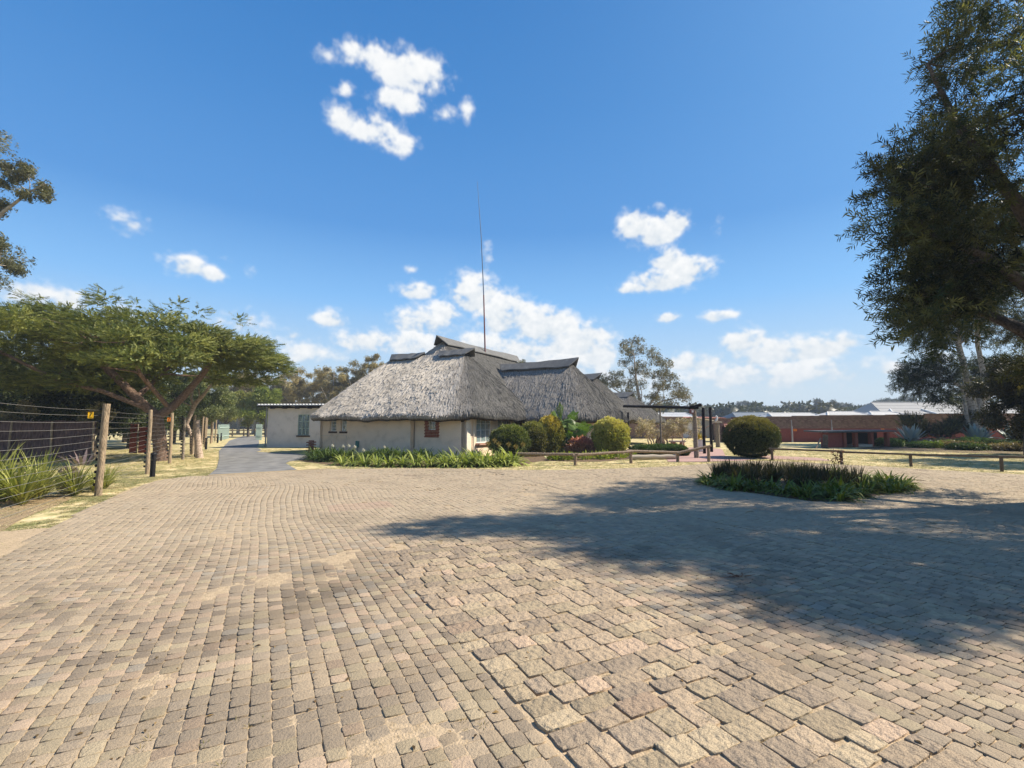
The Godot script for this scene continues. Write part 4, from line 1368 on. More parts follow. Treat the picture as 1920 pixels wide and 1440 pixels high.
# ---------------------------------------------------------------- far walls and roofs
func gable_house(nm: String, label: String, at: Vector3, w: float, dp: float, eave: float, ridge: float, hip: float, roof: String, wall: String, courses: int) -> Node3D:
	var h := thing(nm, label, "house", at)
	var wm := MB.new()
	wm.box(Vector3(0, eave / 2, 0), Vector3(w - 0.8, eave, dp - 0.8))
	part(h, "wall", wm.mesh(), M[wall])
	# sloping courses, each lapping the one below
	for s in [1.0, -1.0]:
		for k in courses:
			var f0 := float(k) / courses
			var f1 := float(k + 1) / courses + 0.02
			var m := MB.new()
			var y0 := lerpf(eave, ridge, f0) + 0.05
			var y1 := lerpf(eave, ridge, f1)
			var z0: float = s * dp / 2 * (1 - f0)
			var z1: float = s * dp / 2 * (1 - f1)
			var x0 := w / 2 - hip * f0
			var x1 := w / 2 - hip * f1
			var p := [Vector3(-x0, y0 - 0.07, z0), Vector3(x0, y0 - 0.07, z0), Vector3(x1, y1 - 0.07, z1), Vector3(-x1, y1 - 0.07, z1), Vector3(-x0, y0, z0), Vector3(x0, y0, z0), Vector3(x1, y1, z1), Vector3(-x1, y1, z1)]
			if s < 0:
				p = [p[1], p[0], p[3], p[2], p[5], p[4], p[7], p[6]]
			m.hexa(p)
			part(h, "roof_course", m.mesh(), M[roof])
	for s in [1.0, -1.0]:
		var m := MB.new()
		var a := Vector3(s * w / 2, eave + 0.03, dp / 2)
		var b := Vector3(s * w / 2, eave + 0.03, -dp / 2)
		var c := Vector3(s * (w / 2 - hip), ridge, 0)
		var cc := c + Vector3.DOWN * 0.06
		if s > 0:
			m.tri(a, b, c)
			m.tri(b, a, cc)
		else:
			m.tri(b, a, c)
			m.tri(a, b, cc)
		part(h, "roof_end", m.mesh(), M[roof])
	var rm := MB.new()
	rm.bar(Vector3(-w / 2 + hip, ridge + 0.02, 0), Vector3(w / 2 - hip, ridge + 0.02, 0), 0.09, 6)
	if hip > 0.2:
		for s in [1.0, -1.0]:
			rm.bar(Vector3(s * (w / 2 - hip), ridge + 0.02, 0), Vector3(s * w / 2, eave + 0.04, dp / 2), 0.08, 6)
	part(h, "ridge_tile", rm.mesh(), M[roof])
	return h

func make_far_buildings() -> void:
	# stepped brick wall along the far side of the grounds
	var w := thing("boundary_wall", "long stepped brown brick wall with a red lower part behind the lawn", "wall", W(17.7, 42.5))
	var us := [17.7, 19.3, 22.4, 24.65, 27.1, 29.87, 32.9, 36.25, 39.45, 43.2, 47.0, 51.0, 55.0, 59.0, 63.0]
	var hs := [1.97, 2.10, 2.16, 2.21, 2.27, 2.28, 2.31, 2.40, 2.40, 2.42, 2.42, 2.45, 2.45, 2.45]
	for k in us.size() - 1:
		var x0: float = us[k] - 17.7
		var x1: float = us[k + 1] - 17.7
		var m := MB.new()
		m.box(Vector3((x0 + x1) / 2, hs[k] / 2 - 0.05, 0), Vector3(x1 - x0, hs[k] + 0.1, 0.23))
		part(w, "brick_section", m.mesh(), M["brickwork"])
		var c := MB.new()
		c.box(Vector3((x0 + x1) / 2, hs[k] + 0.03, 0), Vector3(x1 - x0 + 0.02, 0.055, 0.30))
		part(w, "coping", c.mesh(), M["brickwork"])
		if k >= 2:
			var p := MB.new()
			p.box(Vector3((x0 + x1) / 2, 0.55, 0.125), Vector3(x1 - x0, 1.22, 0.03))
			part(w, "red_plinth", p.mesh(), M["red_plaster"])
	var w2 := thing("boundary_wall", "short purple-brown brick wall beside the grey garage", "wall", W(9.0, 52.0))
	for q in [[0.0, 4.2, 2.3], [4.2, 6.6, 2.12], [6.6, 9.3, 2.28]]:
		var m := MB.new()
		m.box(Vector3((q[0] + q[1]) / 2, q[2] / 2, 0), Vector3(q[1] - q[0], q[2], 0.23))
		part(w2, "brick_section", m.mesh(), M["brickwork"])
		var c := MB.new()
		c.box(Vector3((q[0] + q[1]) / 2, q[2] + 0.03, 0), Vector3(q[1] - q[0] + 0.02, 0.06, 0.3))
		part(w2, "coping", c.mesh(), M["stone_slab"])
	var g := thing("garage", "grey plastered garage with a pale roller door at the end of the brick wall", "garage", W(18.3, 54.4))
	part(g, "wall", wall_mesh(Vector3(0, 0, 0), Vector3.RIGHT, 5.4, -0.1, 2.25, 0.25, [[0.55, 2.0, 0.0, 1.75]]), M["grey_plaster"])
	part(g, "wall", wall_mesh(Vector3(0, 0, -4.0), Vector3(0, 0, 1), 3.75, -0.1, 2.25, 0.25, []), M["grey_plaster"])
	part(g, "wall", wall_mesh(Vector3(5.4, 0, -0.25), Vector3(0, 0, -1), 3.75, -0.1, 2.25, 0.25, []), M["grey_plaster"])
	for k in 9:
		var m := MB.new()
		m.cbox(Vector3(1.275, 0.1 + k * 0.195, -0.12), Vector3(1.45, 0.185, 0.04), 0.01)
		part(g, "door_slat", m.mesh(), M["annex_plaster"])
	var gr := MB.new()
	gr.hexa([Vector3(-0.2, 2.22, 0.3), Vector3(5.6, 2.16, 0.3), Vector3(5.6, 2.3, -4.2), Vector3(-0.2, 2.36, -4.2), Vector3(-0.2, 2.32, 0.3), Vector3(5.6, 2.26, 0.3), Vector3(5.6, 2.40, -4.2), Vector3(-0.2, 2.46, -4.2)])
	part(g, "roof", gr.mesh(), M["rust_tin"])
	var gl := MB.new()
	gl.bar(Vector3(2.55, 1.25, 0.02), Vector3(2.55, 1.25, 0.16), 0.09, 8)
	part(g, "wall_lamp", gl.mesh(), M["white_paint"])
	gable_house("tin_roofed_shed", "long white tin roof above the short brick wall", W(19.8, 63.0), 7.4, 6.0, 2.15, 2.95, 0.9, "tin", "white_paint", 4)
	gable_house("blue_roofed_house", "low blue-grey roof beyond the brick wall", W(37.6, 76.0), 7.5, 6.0, 2.45, 3.3, 0.8, "blue_tile", "grey_plaster", 4)
	gable_house("white_roofed_house", "pale flat-looking roof beyond the wall beside the blue roof", W(37.9, 66.0), 7.8, 6.0, 2.35, 3.0, 1.0, "white_tile", "white_paint", 4)
	gable_house("white_roofed_house", "white hipped roof beyond the wall between two paler roofs", W(41.5, 61.0), 6.6, 5.0, 2.35, 3.05, 1.6, "white_tile", "white_paint", 4)
	gable_house("white_roofed_house", "white roof beyond the wall at the foot of the large grey roof", W(46.8, 61.5), 5.4, 5.0, 2.4, 3.1, 1.4, "white_tile", "white_paint", 4)
	var big := gable_house("tile_roofed_house", "large grey tiled roof rising behind the brick wall", W(60.0, 66.0), 25.0, 9.0, 2.45, 4.45, 1.6, "roof_tile", "grey_plaster", 9)
	var vm := MB.new()
	for q in [[-11.3, -10.3], [-5.2, -6.2]]:
		vm.bar(Vector3(q[0], 2.62, 4.5), Vector3(q[1], 3.5, 2.45), 0.10, 6)
	part(big, "valley_trim", vm.mesh(), M["white_paint"])
	gable_house("distant_house", "tiny pale house among the far trees beyond the large roof", W(157.0, 205.0), 9.0, 7.0, 7.6, 9.2, 1.5, "blue_tile", "white_paint", 2)
	# thin pale posts and orange plates before the wall
	for q in [[23.9, 41.4, 1.15, "thin pale pipe post standing before the red part of the wall"], [27.45, 41.6, 0.0, "thin pale pipe post behind the low brick shelter"]]:
		var m := MB.new()
		m.bar(Vector3.ZERO, Vector3.UP * (1.35 if q[2] > 0 else 1.3), 0.06, 8)
		m.bar(Vector3.UP * 1.3, Vector3.UP * 1.9, 0.03, 8)
		var po := part(self, "pipe_post", m.mesh(), M["steel"])
		po.position = W(q[0], q[1])
		tag(po, q[3], "post", "pipe posts before the brick wall")
	for q in [[24.4, 41.8, 1.03, "orange warning plate on the wall beside the pipe post"], [31.95, 41.8, 1.06, "orange warning plate on the wall above the low shelter"], [42.5, 41.8, 1.12, "orange warning plate on the wall beside the farthest grey agave"]]:
		var m := MB.new()
		m.cbox(Vector3.ZERO, Vector3(0.28, 0.19, 0.012), 0.02)
		var s := thing("warning_plate", q[3], "sign", W(q[0], q[1], q[2]), 0.0, "orange plates on the far wall")
		part(s, "plate", m.mesh(), M["orange_sign"])
		var i := MB.new()
		for k in 3:
			i.box(Vector3(-0.05 + k * 0.05, 0.0, 0.008), Vector3(0.02, 0.07, 0.004))
		part(s, "symbol", i.mesh(), M["sign_ink"])
	# low brick shelter
	var sh := thing("brick_shelter", "low flat-roofed shelter with red brick pillars and dark bays on the lawn", "shelter", W(20.5, 32.0))
	var rm := MB.new()
	rm.hexa([Vector3(-0.3, 0.99, 0.35), Vector3(6.1, 1.02, -1.4), Vector3(6.1, 1.06, -3.2), Vector3(-0.3, 1.03, -1.6), Vector3(-0.3, 1.08, 0.35), Vector3(6.1, 1.11, -1.4), Vector3(6.1, 1.15, -3.2), Vector3(-0.3, 1.12, -1.6)])
	part(sh, "roof_slab", rm.mesh(), M["dark_slab"])
	var dir := Vector3(6.1, 0, -1.75).normalized()
	var bs := Basis(dir, Vector3.UP, dir.cross(Vector3.UP))
	for s in [1.75, 2.75, 4.15, 5.6]:
		for r in 13:
			var m := MB.new()
			m.cbox(dir * s + Vector3(0, 0.04 + r * 0.074, 0), Vector3(0.25, 0.066, 0.24), 0.008, bs)
			part(sh, "brick", m.mesh(), M["red_brick"])
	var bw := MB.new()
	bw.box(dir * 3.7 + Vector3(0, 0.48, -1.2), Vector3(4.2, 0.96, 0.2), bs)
	part(sh, "back_wall", bw.mesh(), M["bay_dark"])  # wall painted near black for the darkness inside the bays
	var lw := MB.new()
	lw.box(dir * 0.85 + Vector3(0, 0.48, -0.1), Vector3(1.7, 0.96, 0.22), bs)
	part(sh, "side_wall", lw.mesh(), M["red_plaster"])
	var fl := MB.new()
	fl.cbox(dir * 3.4 + Vector3(0, 0.10, -0.3), Vector3(1.2, 0.16, 0.9), 0.02, bs)
	part(sh, "hearth", fl.mesh(), M["stone_slab"])
	var stp := part(self, "tree_stump", log_mesh(W(20.35, 31.6, -0.1), W(20.4, 31.6, 0.85), 0.17, 0.15, 10), M["grey_bark"])
	tag(stp, "short grey stump standing at the open end of the low shelter", "stump")
	var pl := part(self, "leaning_pole", log_mesh(W(19.5, 31.2, 0.0), W(20.15, 31.7, 0.62), 0.05, 0.04, 6), M["old_pole"])
	tag(pl, "short pole leaning on the ground beside the grey stump", "pole")

# ---------------------------------------------------------------- pergola and the things on the brick path
func make_yard() -> void:
	var pg := thing("pergola", "rustic pole pergola with one thick post and a thin roof beam beside the thatched wing", "pergola", W(8.54, 22.55))
	var o := pg.position
	part(pg, "post", log_mesh(W(8.54, 22.55, -0.1) - o, W(8.5, 22.55, 2.2) - o, 0.105, 0.095, 12), M["old_pole"])
	part(pg, "post", log_mesh(W(8.05, 26.2, -0.1) - o, W(8.02, 26.2, 2.42) - o, 0.05, 0.045, 8), M["old_pole"])
	part(pg, "beam", log_mesh(W(7.0, 30.2, 2.66) - o, W(8.6, 22.4, 2.30) - o, 0.085, 0.075, 8), M["dark_timber"])
	part(pg, "cross_beam", log_mesh(W(8.25, 22.6, 2.30) - o, W(8.82, 22.45, 2.44) - o, 0.075, 0.07, 8), M["dark_timber"])
	for k in 3:
		part(pg, "twig", log_mesh(W(8.0 + 0.15 * k, 22.6, 2.38) - o, W(8.45 + 0.13 * k, 22.5, 2.50 + 0.06 * k) - o, 0.012, 0.006, 5), M["old_pole"])
	var sb := MB.new()
	sb.cbox(Vector3(0, 0, 0), Vector3(0.17, 0.2, 0.15), 0.02)
	var sbo := thing("sensor_box", "small dark box with a white face hanging under the pergola beam", "box", W(8.32, 22.4, 2.13))
	part(sbo, "case", sb.mesh(), M["mast_red"])
	var sf := MB.new()
	sf.box(Vector3(0.02, 0, 0.08), Vector3(0.08, 0.1, 0.01))
	part(sbo, "face", sf.mesh(), M["white_paint"])
	for q in [[10.21, 25.81, 2.42, "tall black pole on the brick path, nearer of a pair"], [11.19, 27.29, 2.50, "tall black pole on the brick path, farther of a pair"]]:
		var bp := part(self, "black_pole", log_mesh(Vector3(0, -0.1, 0), Vector3(0.0, q[2], 0), 0.082, 0.076, 12), M["dark_timber"])
		bp.position = W(q[0], q[1])
		tag(bp, q[3], "pole", "pair of black poles")
	var gp := thing("grey_pillar", "stout grey post with a white bird figure on top beyond the black poles", "post", W(13.96, 32.97))
	part(gp, "shaft", log_mesh(Vector3(0, -0.1, 0), Vector3(0, 1.62, 0), 0.15, 0.14, 12), M["old_pole"])
	var cp := MB.new()
	cp.cbox(Vector3(0, 1.67, 0), Vector3(0.52, 0.09, 0.4), 0.02)
	part(gp, "cap", cp.mesh(), M["stone_slab"])
	var bd := MB.new()
	bd.tube([Vector3(-0.10, 1.74, 0), Vector3(-0.03, 1.82, 0), Vector3(0.02, 1.95, 0), Vector3(0.03, 2.04, 0), Vector3(-0.02, 2.09, 0), Vector3(-0.10, 2.07, 0)], [0.03, 0.085, 0.06, 0.035, 0.045, 0.012], 8)
	part(gp, "bird_figure", bd.mesh(), M["white_paint"])
	var rl := MB.new()
	rl.bar(Vector3(-2.2, 2.02, 1.0), Vector3(-0.1, 1.74, 0), 0.035, 6)
	part(gp, "rail", rl.mesh(), M["stone_slab"])
	# white planter with an orange plant
	var pt := thing("tall_planter", "tall tapering white planter beside the black poles", "planter", W(10.75, 27.7))
	var pm := MB.new()
	pm.tube([Vector3(0, 0, 0), Vector3(0, 0.05, 0), Vector3(0, 0.62, 0), Vector3(0, 0.66, 0), Vector3(0, 0.66, 0), Vector3(0, 0.58, 0)], [0.16, 0.17, 0.25, 0.27, 0.23, 0.22], 16)
	part(pt, "pot", pm.mesh(), M["white_paint"])
	var pf := thing("orange_plant", "orange and yellow leaved plant growing out of the white planter", "plant", W(10.75, 27.7, 0.6))
	var fm := MB.new()
	for k in 90:
		var d := (rdir() + Vector3.UP * 0.8).normalized()
		fm.col = Color(0.55, 0.28, 0.02).lerp(Color(0.42, 0.36, 0.05), rf(0, 1)) * rf(0.5, 1.1)
		fm.leaf(d * rf(0.05, 0.34) + Vector3(-0.05, 0.05, 0), d, d.cross(rdir()).normalized(), 0.16, 0.06)
	part(pf, "foliage", fm.mesh(), M["broad_leaf"])
	# log bench
	var bn := thing("log_bench", "low bench of a thick slab on two stump feet at the path edge", "bench", W(11.1, 32.6))
	var bm := MB.new()
	bm.cbox(Vector3(0, 0.40, 0), Vector3(1.05, 0.11, 0.38), 0.03)
	part(bn, "seat", bm.mesh(), M["stone_slab"])
	for x in [-0.33, 0.33]:
		part(bn, "foot", log_mesh(Vector3(x, -0.03, 0), Vector3(x * 0.9, 0.35, 0), 0.14, 0.17, 10), M["terracotta"])
	# clay chimney stove
	var cs := thing("clay_stove", "dark brown pot-bellied clay stove half hidden by the pale-leaved shrub", "stove", W(9.7, 31.8))
	var cm := MB.new()
	cm.tube([Vector3(0, 0, 0), Vector3(0, 0.12, 0), Vector3(0, 0.35, 0), Vector3(0, 0.58, 0), Vector3(0, 0.72, 0), Vector3(0, 1.05, 0)], [0.2, 0.26, 0.33, 0.24, 0.12, 0.13], 14)
	part(cs, "belly", cm.mesh(), M["sill"])
	# dark gabled hut with a rusty roof
	var ht := thing("garden_hut", "small dark gabled hut with a rusty tin roof behind the black poles", "hut", W(18.2, 43.0), deg_to_rad(-22.0))
	var hm := MB.new()
	hm.box(Vector3(0, 0.7, -1.0), Vector3(1.3, 1.2, 2.0))
	hm.tri(Vector3(-0.65, 1.3, 0.003), Vector3(0.65, 1.3, 0.003), Vector3(0, 1.78, 0.003))
	hm.tri(Vector3(0.65, 1.3, -2.003), Vector3(-0.65, 1.3, -2.003), Vector3(0, 1.78, -2.003))
	part(ht, "wall", hm.mesh(), M["dark_timber"])
	for s in [1.0, -1.0]:
		var m := MB.new()
		var p := [Vector3(s * 0.98, 1.14, 0.3), Vector3(s * 0.98, 1.14, -2.3), Vector3(0, 1.85, -2.3), Vector3(0, 1.85, 0.3), Vector3(s * 0.98, 1.19, 0.3), Vector3(s * 0.98, 1.19, -2.3), Vector3(0, 1.90, -2.3), Vector3(0, 1.90, 0.3)]
		if s < 0:
			p = [p[1], p[0], p[3], p[2], p[5], p[4], p[7], p[6]]
		m.hexa(p)
		part(ht, "roof", m.mesh(), M["rust_tin"])
	var wn := MB.new()
	wn.box(Vector3(0.05, 1.2, 0.02), Vector3(0.3, 0.42, 0.03))
	part(ht, "window", wn.mesh(), M["white_paint"])
	for x in [-0.5, 0.5]:
		for z in [-0.2, -1.8]:
			var m := MB.new()
			m.box(Vector3(x, 0.03, z), Vector3(0.1, 0.3, 0.1))
			part(ht, "leg", m.mesh(), M["dark_timber"])
	var rh := gable_house("brick_kennel", "low red hut under a rusty tin roof beside the dark hut", W(19.3, 42.0), 1.9, 1.8, 0.8, 1.45, 0.0, "rust_tin", "red_plaster", 3)
	var rw := MB.new()
	rw.box(Vector3(0.05, 0.42, 0.52), Vector3(0.5, 0.34, 0.03))
	part(rh, "window", rw.mesh(), M["white_paint"])

# ---------------------------------------------------------------- plants
var spray_fine: ArrayMesh
var spray_long: ArrayMesh
var spray_gum: ArrayMesh
var spray_broad: ArrayMesh
var spray_small: ArrayMesh

func make_sprays() -> void:
	var m := MB.new()   # feathery twig: a stalk with pairs of narrow leaflets, along +y
	m.bar(Vector3.ZERO, Vector3(0, 1, 0), 0.012, 3, 0.004)
	for k in 10:
		for s in [-1.0, 1.0]:
			var y := 0.08 + k * 0.095
			var d := Vector3(s * 0.9, 0.55, rf(-0.35, 0.35)).normalized()
			m.leaf(Vector3(0, y, 0), d, Vector3(-0.2 * s, rf(-0.3, 0.5), 1).normalized(), rf(0.16, 0.26), 0.085)
	spray_fine = m.mesh()
	m = MB.new()   # wattle: longer, hanging leaflets in threes
	m.bar(Vector3.ZERO, Vector3(0, 1, 0), 0.012, 3, 0.004)
	for k in 11:
		var a := k * 2.4
		for s in 2:
			var d := Vector3(cos(a + s * 3.0), 0.65 + rf(-0.1, 0.2), sin(a + s * 3.0)).normalized()
			m.leaf(Vector3(0, 0.06 + k * 0.088, 0), d, d.cross(rdir()).normalized(), rf(0.22, 0.36), 0.055)
	spray_long = m.mesh()
	m = MB.new()   # gum: lance-shaped leaves hanging from a twig
	for k in 16:
		var p := rdir() * rf(0.05, 0.5)
		var d := (Vector3(rf(-0.6, 0.6), -1, rf(-0.6, 0.6)) + p * 0.8).normalized()
		m.leaf(p, d, d.cross(rdir()).normalized(), rf(0.28, 0.5), 0.115)
	spray_gum = m.mesh()
	m = MB.new()   # broad-leaved twig
	for k in 18:
		var p := rdir() * rf(0.1, 0.55)
		var d := (p.normalized() + rdir() * 0.7).normalized()
		m.leaf(p, d, d.cross(rdir()).normalized(), rf(0.24, 0.4), 0.2)
	spray_broad = m.mesh()
	m = MB.new()   # clipped shrub: a tuft of little leaves pointing outwards along +y
	for k in 14:
		var p := Vector3(rf(-0.5, 0.5), rf(-0.3, 0.3), rf(-0.5, 0.5))
		var d := (Vector3.UP + rdir() * 0.9).normalized()
		m.leaf(p, d, d.cross(rdir()).normalized(), rf(0.3, 0.55), 0.26)
	spray_small = m.mesh()

func leaf_cloud(xf: Array, tint: Array, c: Vector3, r: Vector3, count: int, size: float, lo: Color, hi: Color, outward: Vector3, droop: float, flat := 1.0) -> void:
	for k in count:
		var d := rdir()
		var p := c + d * r * pow(rf(0, 1), 0.42)
		var dir := (d * 0.75 + outward * 0.6 + rdir() * 0.55 + Vector3.DOWN * droop)
		dir = Vector3(dir.x, dir.y * flat, dir.z).normalized()
		xf.append(Transform3D(rot_to(dir, rf(0, TAU)).scaled_local(Vector3.ONE * size * rf(0.7, 1.3)), p))
		tint.append(lo.lerp(hi, rf(0, 1)) * rf(0.8, 1.2))

func branch(m: MB, a: Vector3, b: Vector3, r0: float, r1: float, sag := 0.12, sides := 7) -> void:
	var pts := []
	var rad := []
	var l := (b - a).length()
	var off := rdir() * l * sag
	var wig := rdir() * l * sag * 0.4
	for k in 7:
		var f := k / 6.0
		pts.append(a.lerp(b, f) + off * sin(f * PI) + wig * sin(f * TAU))
		rad.append(lerpf(r0, r1, f))
	m.tube(pts, rad, sides, false)

# a tree from a list of limbs and a list of leaf clumps [centre, radii, count]
func tree(nm: String, label: String, at: Vector3, limbs: Array, clumps: Array, cfg: Dictionary) -> Node3D:
	var t := thing(nm, label, cfg.get("category", "tree"), at, 0.0, cfg.get("group", ""))
	var tm := MB.new()
	var nodes := []
	for l in limbs:
		tm.tube(l[0], l[1], 9)
		for k in range(l[0].size() / 2, l[0].size()):
			nodes.append([l[0][k], l[1][k]])
	var xf := []
	var tint := []
	for q in clumps:
		var c: Vector3 = q[0]
		var best := 0
		var bd := 1e9
		for k in nodes.size():
			var dd: float = (nodes[k][0] - c).length() + (0.0 if nodes[k][0].y < c.y + 0.3 else 2.0)
			if dd < bd:
				bd = dd
				best = k
		var r0: float = minf(nodes[best][1] * 0.6, 0.02 + 0.022 * bd)
		branch(tm, nodes[best][0], c, r0, r0 * 0.3, 0.10, 6)
		nodes.append([nodes[best][0].lerp(c, 0.75), r0 * 0.5])
		for k in cfg.get("twigs", 2):
			branch(tm, nodes[best][0].lerp(c, rf(0.6, 0.9)), c + rdir() * q[1] * 0.9, r0 * 0.35, 0.006, 0.08, 4)
		var outw: Vector3 = (c - Vector3(limbs[0][0][0].x, c.y - 0.5, limbs[0][0][0].z)).normalized()
		var vary: float = cfg.get("vary", 0.18)
		var shade := 1.0 + rf(-vary, vary)
		leaf_cloud(xf, tint, c, q[1], q[2], cfg.size, cfg.lo * shade, cfg.hi * shade, outw, cfg.get("droop", 0.1), cfg.get("flat", 1.0))
	part(t, "trunk", tm.mesh(), M[cfg.bark])
	scatter(t, "crown", cfg.mesh, M[cfg.leaf], xf, tint)
	return t

func shrub(nm: String, label: String, at: Vector3, r: Vector3, cy: float, mesh: ArrayMesh, count: int, size: float, lo: Color, hi: Color, top: Color, mat := "broad_leaf", flat_bottom := 0.0, lump := 0.10, group := "") -> Node3D:
	var t := thing(nm, label, "shrub", at, 0.0, group)
	var c := Vector3(0, cy, 0)
	var core := MB.new()
	var rows := []
	for j in 11:
		var row := []
		var th := PI * (1.0 - j / 10.0)
		for i in 18:
			var ph := TAU * i / 18.0
			var d := Vector3(sin(th) * cos(ph), cos(th), -sin(th) * sin(ph))
			var p: Vector3 = c + d * r * (0.80 + lump * nz.get_noise_3d(d.x * 2.0 + at.x, d.y * 2.0, d.z * 2.0))
			p.y = maxf(p.y, 0.02)
			row.append(p)
		rows.append(row)
	core.col = lo * 0.45  # opaque core, added so light cannot leak through; darker than the leaves
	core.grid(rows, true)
	part(t, "opaque_core", core.mesh(), M["twig_green"])
	var xf := []
	var tint := []
	for k in count:
		var d := rdir()
		var f := 1.0 + lump * nz.get_noise_3d(d.x * 2.0 + at.x, d.y * 2.0, d.z * 2.0) * 1.6 - absf(rf(-1, 1)) * 0.10
		var p: Vector3 = c + d * r * f
		if p.y < 0.03 + flat_bottom:
			continue
		var nrm := (d / r).normalized()
		xf.append(Transform3D(rot_to((nrm + rdir() * 0.45).normalized(), rf(0, TAU)).scaled_local(Vector3.ONE * size * rf(0.7, 1.35)), p))
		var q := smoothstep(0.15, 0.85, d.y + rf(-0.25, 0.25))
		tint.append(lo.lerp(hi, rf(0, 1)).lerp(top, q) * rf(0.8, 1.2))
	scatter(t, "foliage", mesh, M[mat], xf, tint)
	return t

func strap_mesh(sd: int, count: int, ln: float, wd: float, droop: float, spread: float, lo: Color, hi: Color, segs := 4) -> ArrayMesh:
	var m := MB.new()
	rng.seed = sd
	for k in count:
		var a := rf(0, TAU)
		var out := Vector3(cos(a), 0, sin(a))
		var base := out * rf(0.0, 0.12) * spread
		m.col = lo.lerp(hi, rf(0, 1)) * rf(0.85, 1.15)
		m.blade(base, out * rf(0.15, 1.0) * spread + Vector3.UP, Vector3(-sin(a), rf(-0.2, 0.2), cos(a)).normalized(), ln * rf(0.65, 1.1), wd * rf(0.8, 1.2), droop * rf(0.6, 1.3), segs)
	return m.mesh()

func make_garden() -> void:
	make_sprays()
	surf("twig_green", [1, 1, 1], 0.95)
	surf("stalk_green", [0.09, 0.13, 0.04], 0.8)
	# strap-leaved clumps along the front of the house bed
	var green := [Color(0.17, 0.225, 0.045), Color(0.46, 0.48, 0.15)]
	var sm := []
	for k in 4:
		sm.append(strap_mesh(40 + k, 70, 0.80, 0.055, 1.6, 1.15, green[0], green[1]))
	var dm := []
	for k in 3:
		dm.append(strap_mesh(60 + k, 56, 0.72, 0.05, 1.6, 1.1, Color(0.045, 0.075, 0.022), Color(0.11, 0.15, 0.04)))  # darker greens: shade below the wall painted into the leaves
	rng.seed = 900
	var front := [[-6.5, 18.75], [-6.0, 18.5], [-5.5, 18.3], [-5.0, 18.1], [-4.5, 17.98], [-4.0, 17.92], [-3.5, 17.9], [-3.0, 17.9], [-2.45, 17.92], [-2.0, 17.95], [-1.62, 18.0], [-1.1, 18.05], [-0.75, 18.15], [-0.35, 18.3], [0.02, 18.6], [-1.4, 18.5], [-0.6, 18.75], [-2.2, 18.5]]
	for k in front.size():
		var o := part(self, "strap_leaf_plant", sm[k % 4], M["strap_leaf"])
		o.position = W(front[k][0], front[k][1])
		o.rotation.y = rf(0, TAU)
		o.scale = Vector3.ONE * (rf(0.8, 1.0) if k < 9 else rf(1.0, 1.3))
		tag(o, "bright green strap-leaved clump at the front edge of the house bed", "plant", "strap-leaved clumps along the front of the bed")
	for k in 64:
		var f := rf(0, 1) * rf(0.35, 1.0)
		var o := part(self, "strap_leaf_plant", dm[k % 3], M["strap_leaf"])
		var p := Vector2(lerpf(-9.0, -0.8, f), lerpf(21.2, 19.3, f) + rf(0.0, 1.6))
		if f < 0.3:
			p = Vector2(lerpf(-9.2, -6.9, f / 0.3), lerpf(21.3, 19.4, f / 0.3) + rf(0.0, 1.8))
		o.position = W(p.x, p.y)
		o.rotation.y = rf(0, TAU)
		o.scale = Vector3.ONE * rf(0.8, 1.15)
		tag(o, "strap-leaved clump below the front wall, its green darkened as if in shade", "plant", "shaded strap-leaved clumps below the wall")
	# pale flower heads above the leaves
	var fh := MB.new()
	for k in 60:
		var d := rdir()
		fh.leaf(d * 0.02, d, d.cross(rdir()).normalized(), rf(0.07, 0.10), 0.035)
	var fhm := fh.mesh()
	var fi := 0
	for q in [[-7.9, 21.4, 0.60], [-7.5, 21.6, 0.56], [-7.05, 21.0, 0.62], [-6.6, 20.4, 0.60], [-6.35, 20.8, 0.44], [-5.3, 20.2, 0.60]]:
		var t := thing("white_flower", "round pale flower head on a stalk above the leaves of the house bed", "flower", W(q[0], q[1]), 0.0, "pale flower heads in the house bed")
		part(t, "stalk", log_mesh(Vector3.ZERO, Vector3(0, q[2], 0), 0.008, 0.006, 5), M["stalk_green"])
		part(t, "flower_head", fhm, M["petal"], Transform3D(Basis().scaled(Vector3.ONE * (0.75 if fi < 5 else 0.6)), Vector3(0, q[2], 0)))
		fi += 1
	# dry seed heads in front of the first round shrub
	var dh := MB.new()
	for k in 46:
		var d := rdir()
		dh.col = Color(0.28, 0.21, 0.06) * rf(0.7, 1.2)
		dh.leaf(d * 0.02, d, d.cross(rdir()).normalized(), rf(0.09, 0.14), 0.03)
	var dhm := dh.mesh()
	for q in [[-1.0, 20.2, 0.75], [-0.55, 20.0, 0.72], [-0.15, 20.3, 0.70], [0.15, 19.9, 0.62], [0.45, 20.2, 0.70], [-0.75, 20.6, 0.85]]:
		var t := thing("seed_head", "dry yellow-brown seed head on a stalk before the dark round shrub", "flower", W(q[0], q[1]), 0.0, "dry seed heads before the round shrub")
		part(t, "stalk", log_mesh(Vector3.ZERO, Vector3(0, q[2], 0), 0.008, 0.006, 5), M["stalk_green"])
		part(t, "head", dhm, M["grass_blade"], Transform3D(Basis(), Vector3(0, q[2], 0)))
	# clipped shrubs by the porch
	shrub("round_shrub", "dark green clipped round shrub closest to the sunlit window", W(-0.1, 23.4), Vector3(0.98, 0.80, 0.95), 0.70, spray_small, 2200, 0.13, Color(0.065, 0.09, 0.022), Color(0.15, 0.165, 0.045), Color(0.20, 0.22, 0.05))
	shrub("round_shrub", "brownish green clipped shrub between the dark one and the yellow one", W(1.08, 24.2), Vector3(0.76, 0.86, 0.8), 0.80, spray_small, 1900, 0.13, Color(0.09, 0.095, 0.028), Color(0.22, 0.19, 0.06), Color(0.24, 0.23, 0.06))
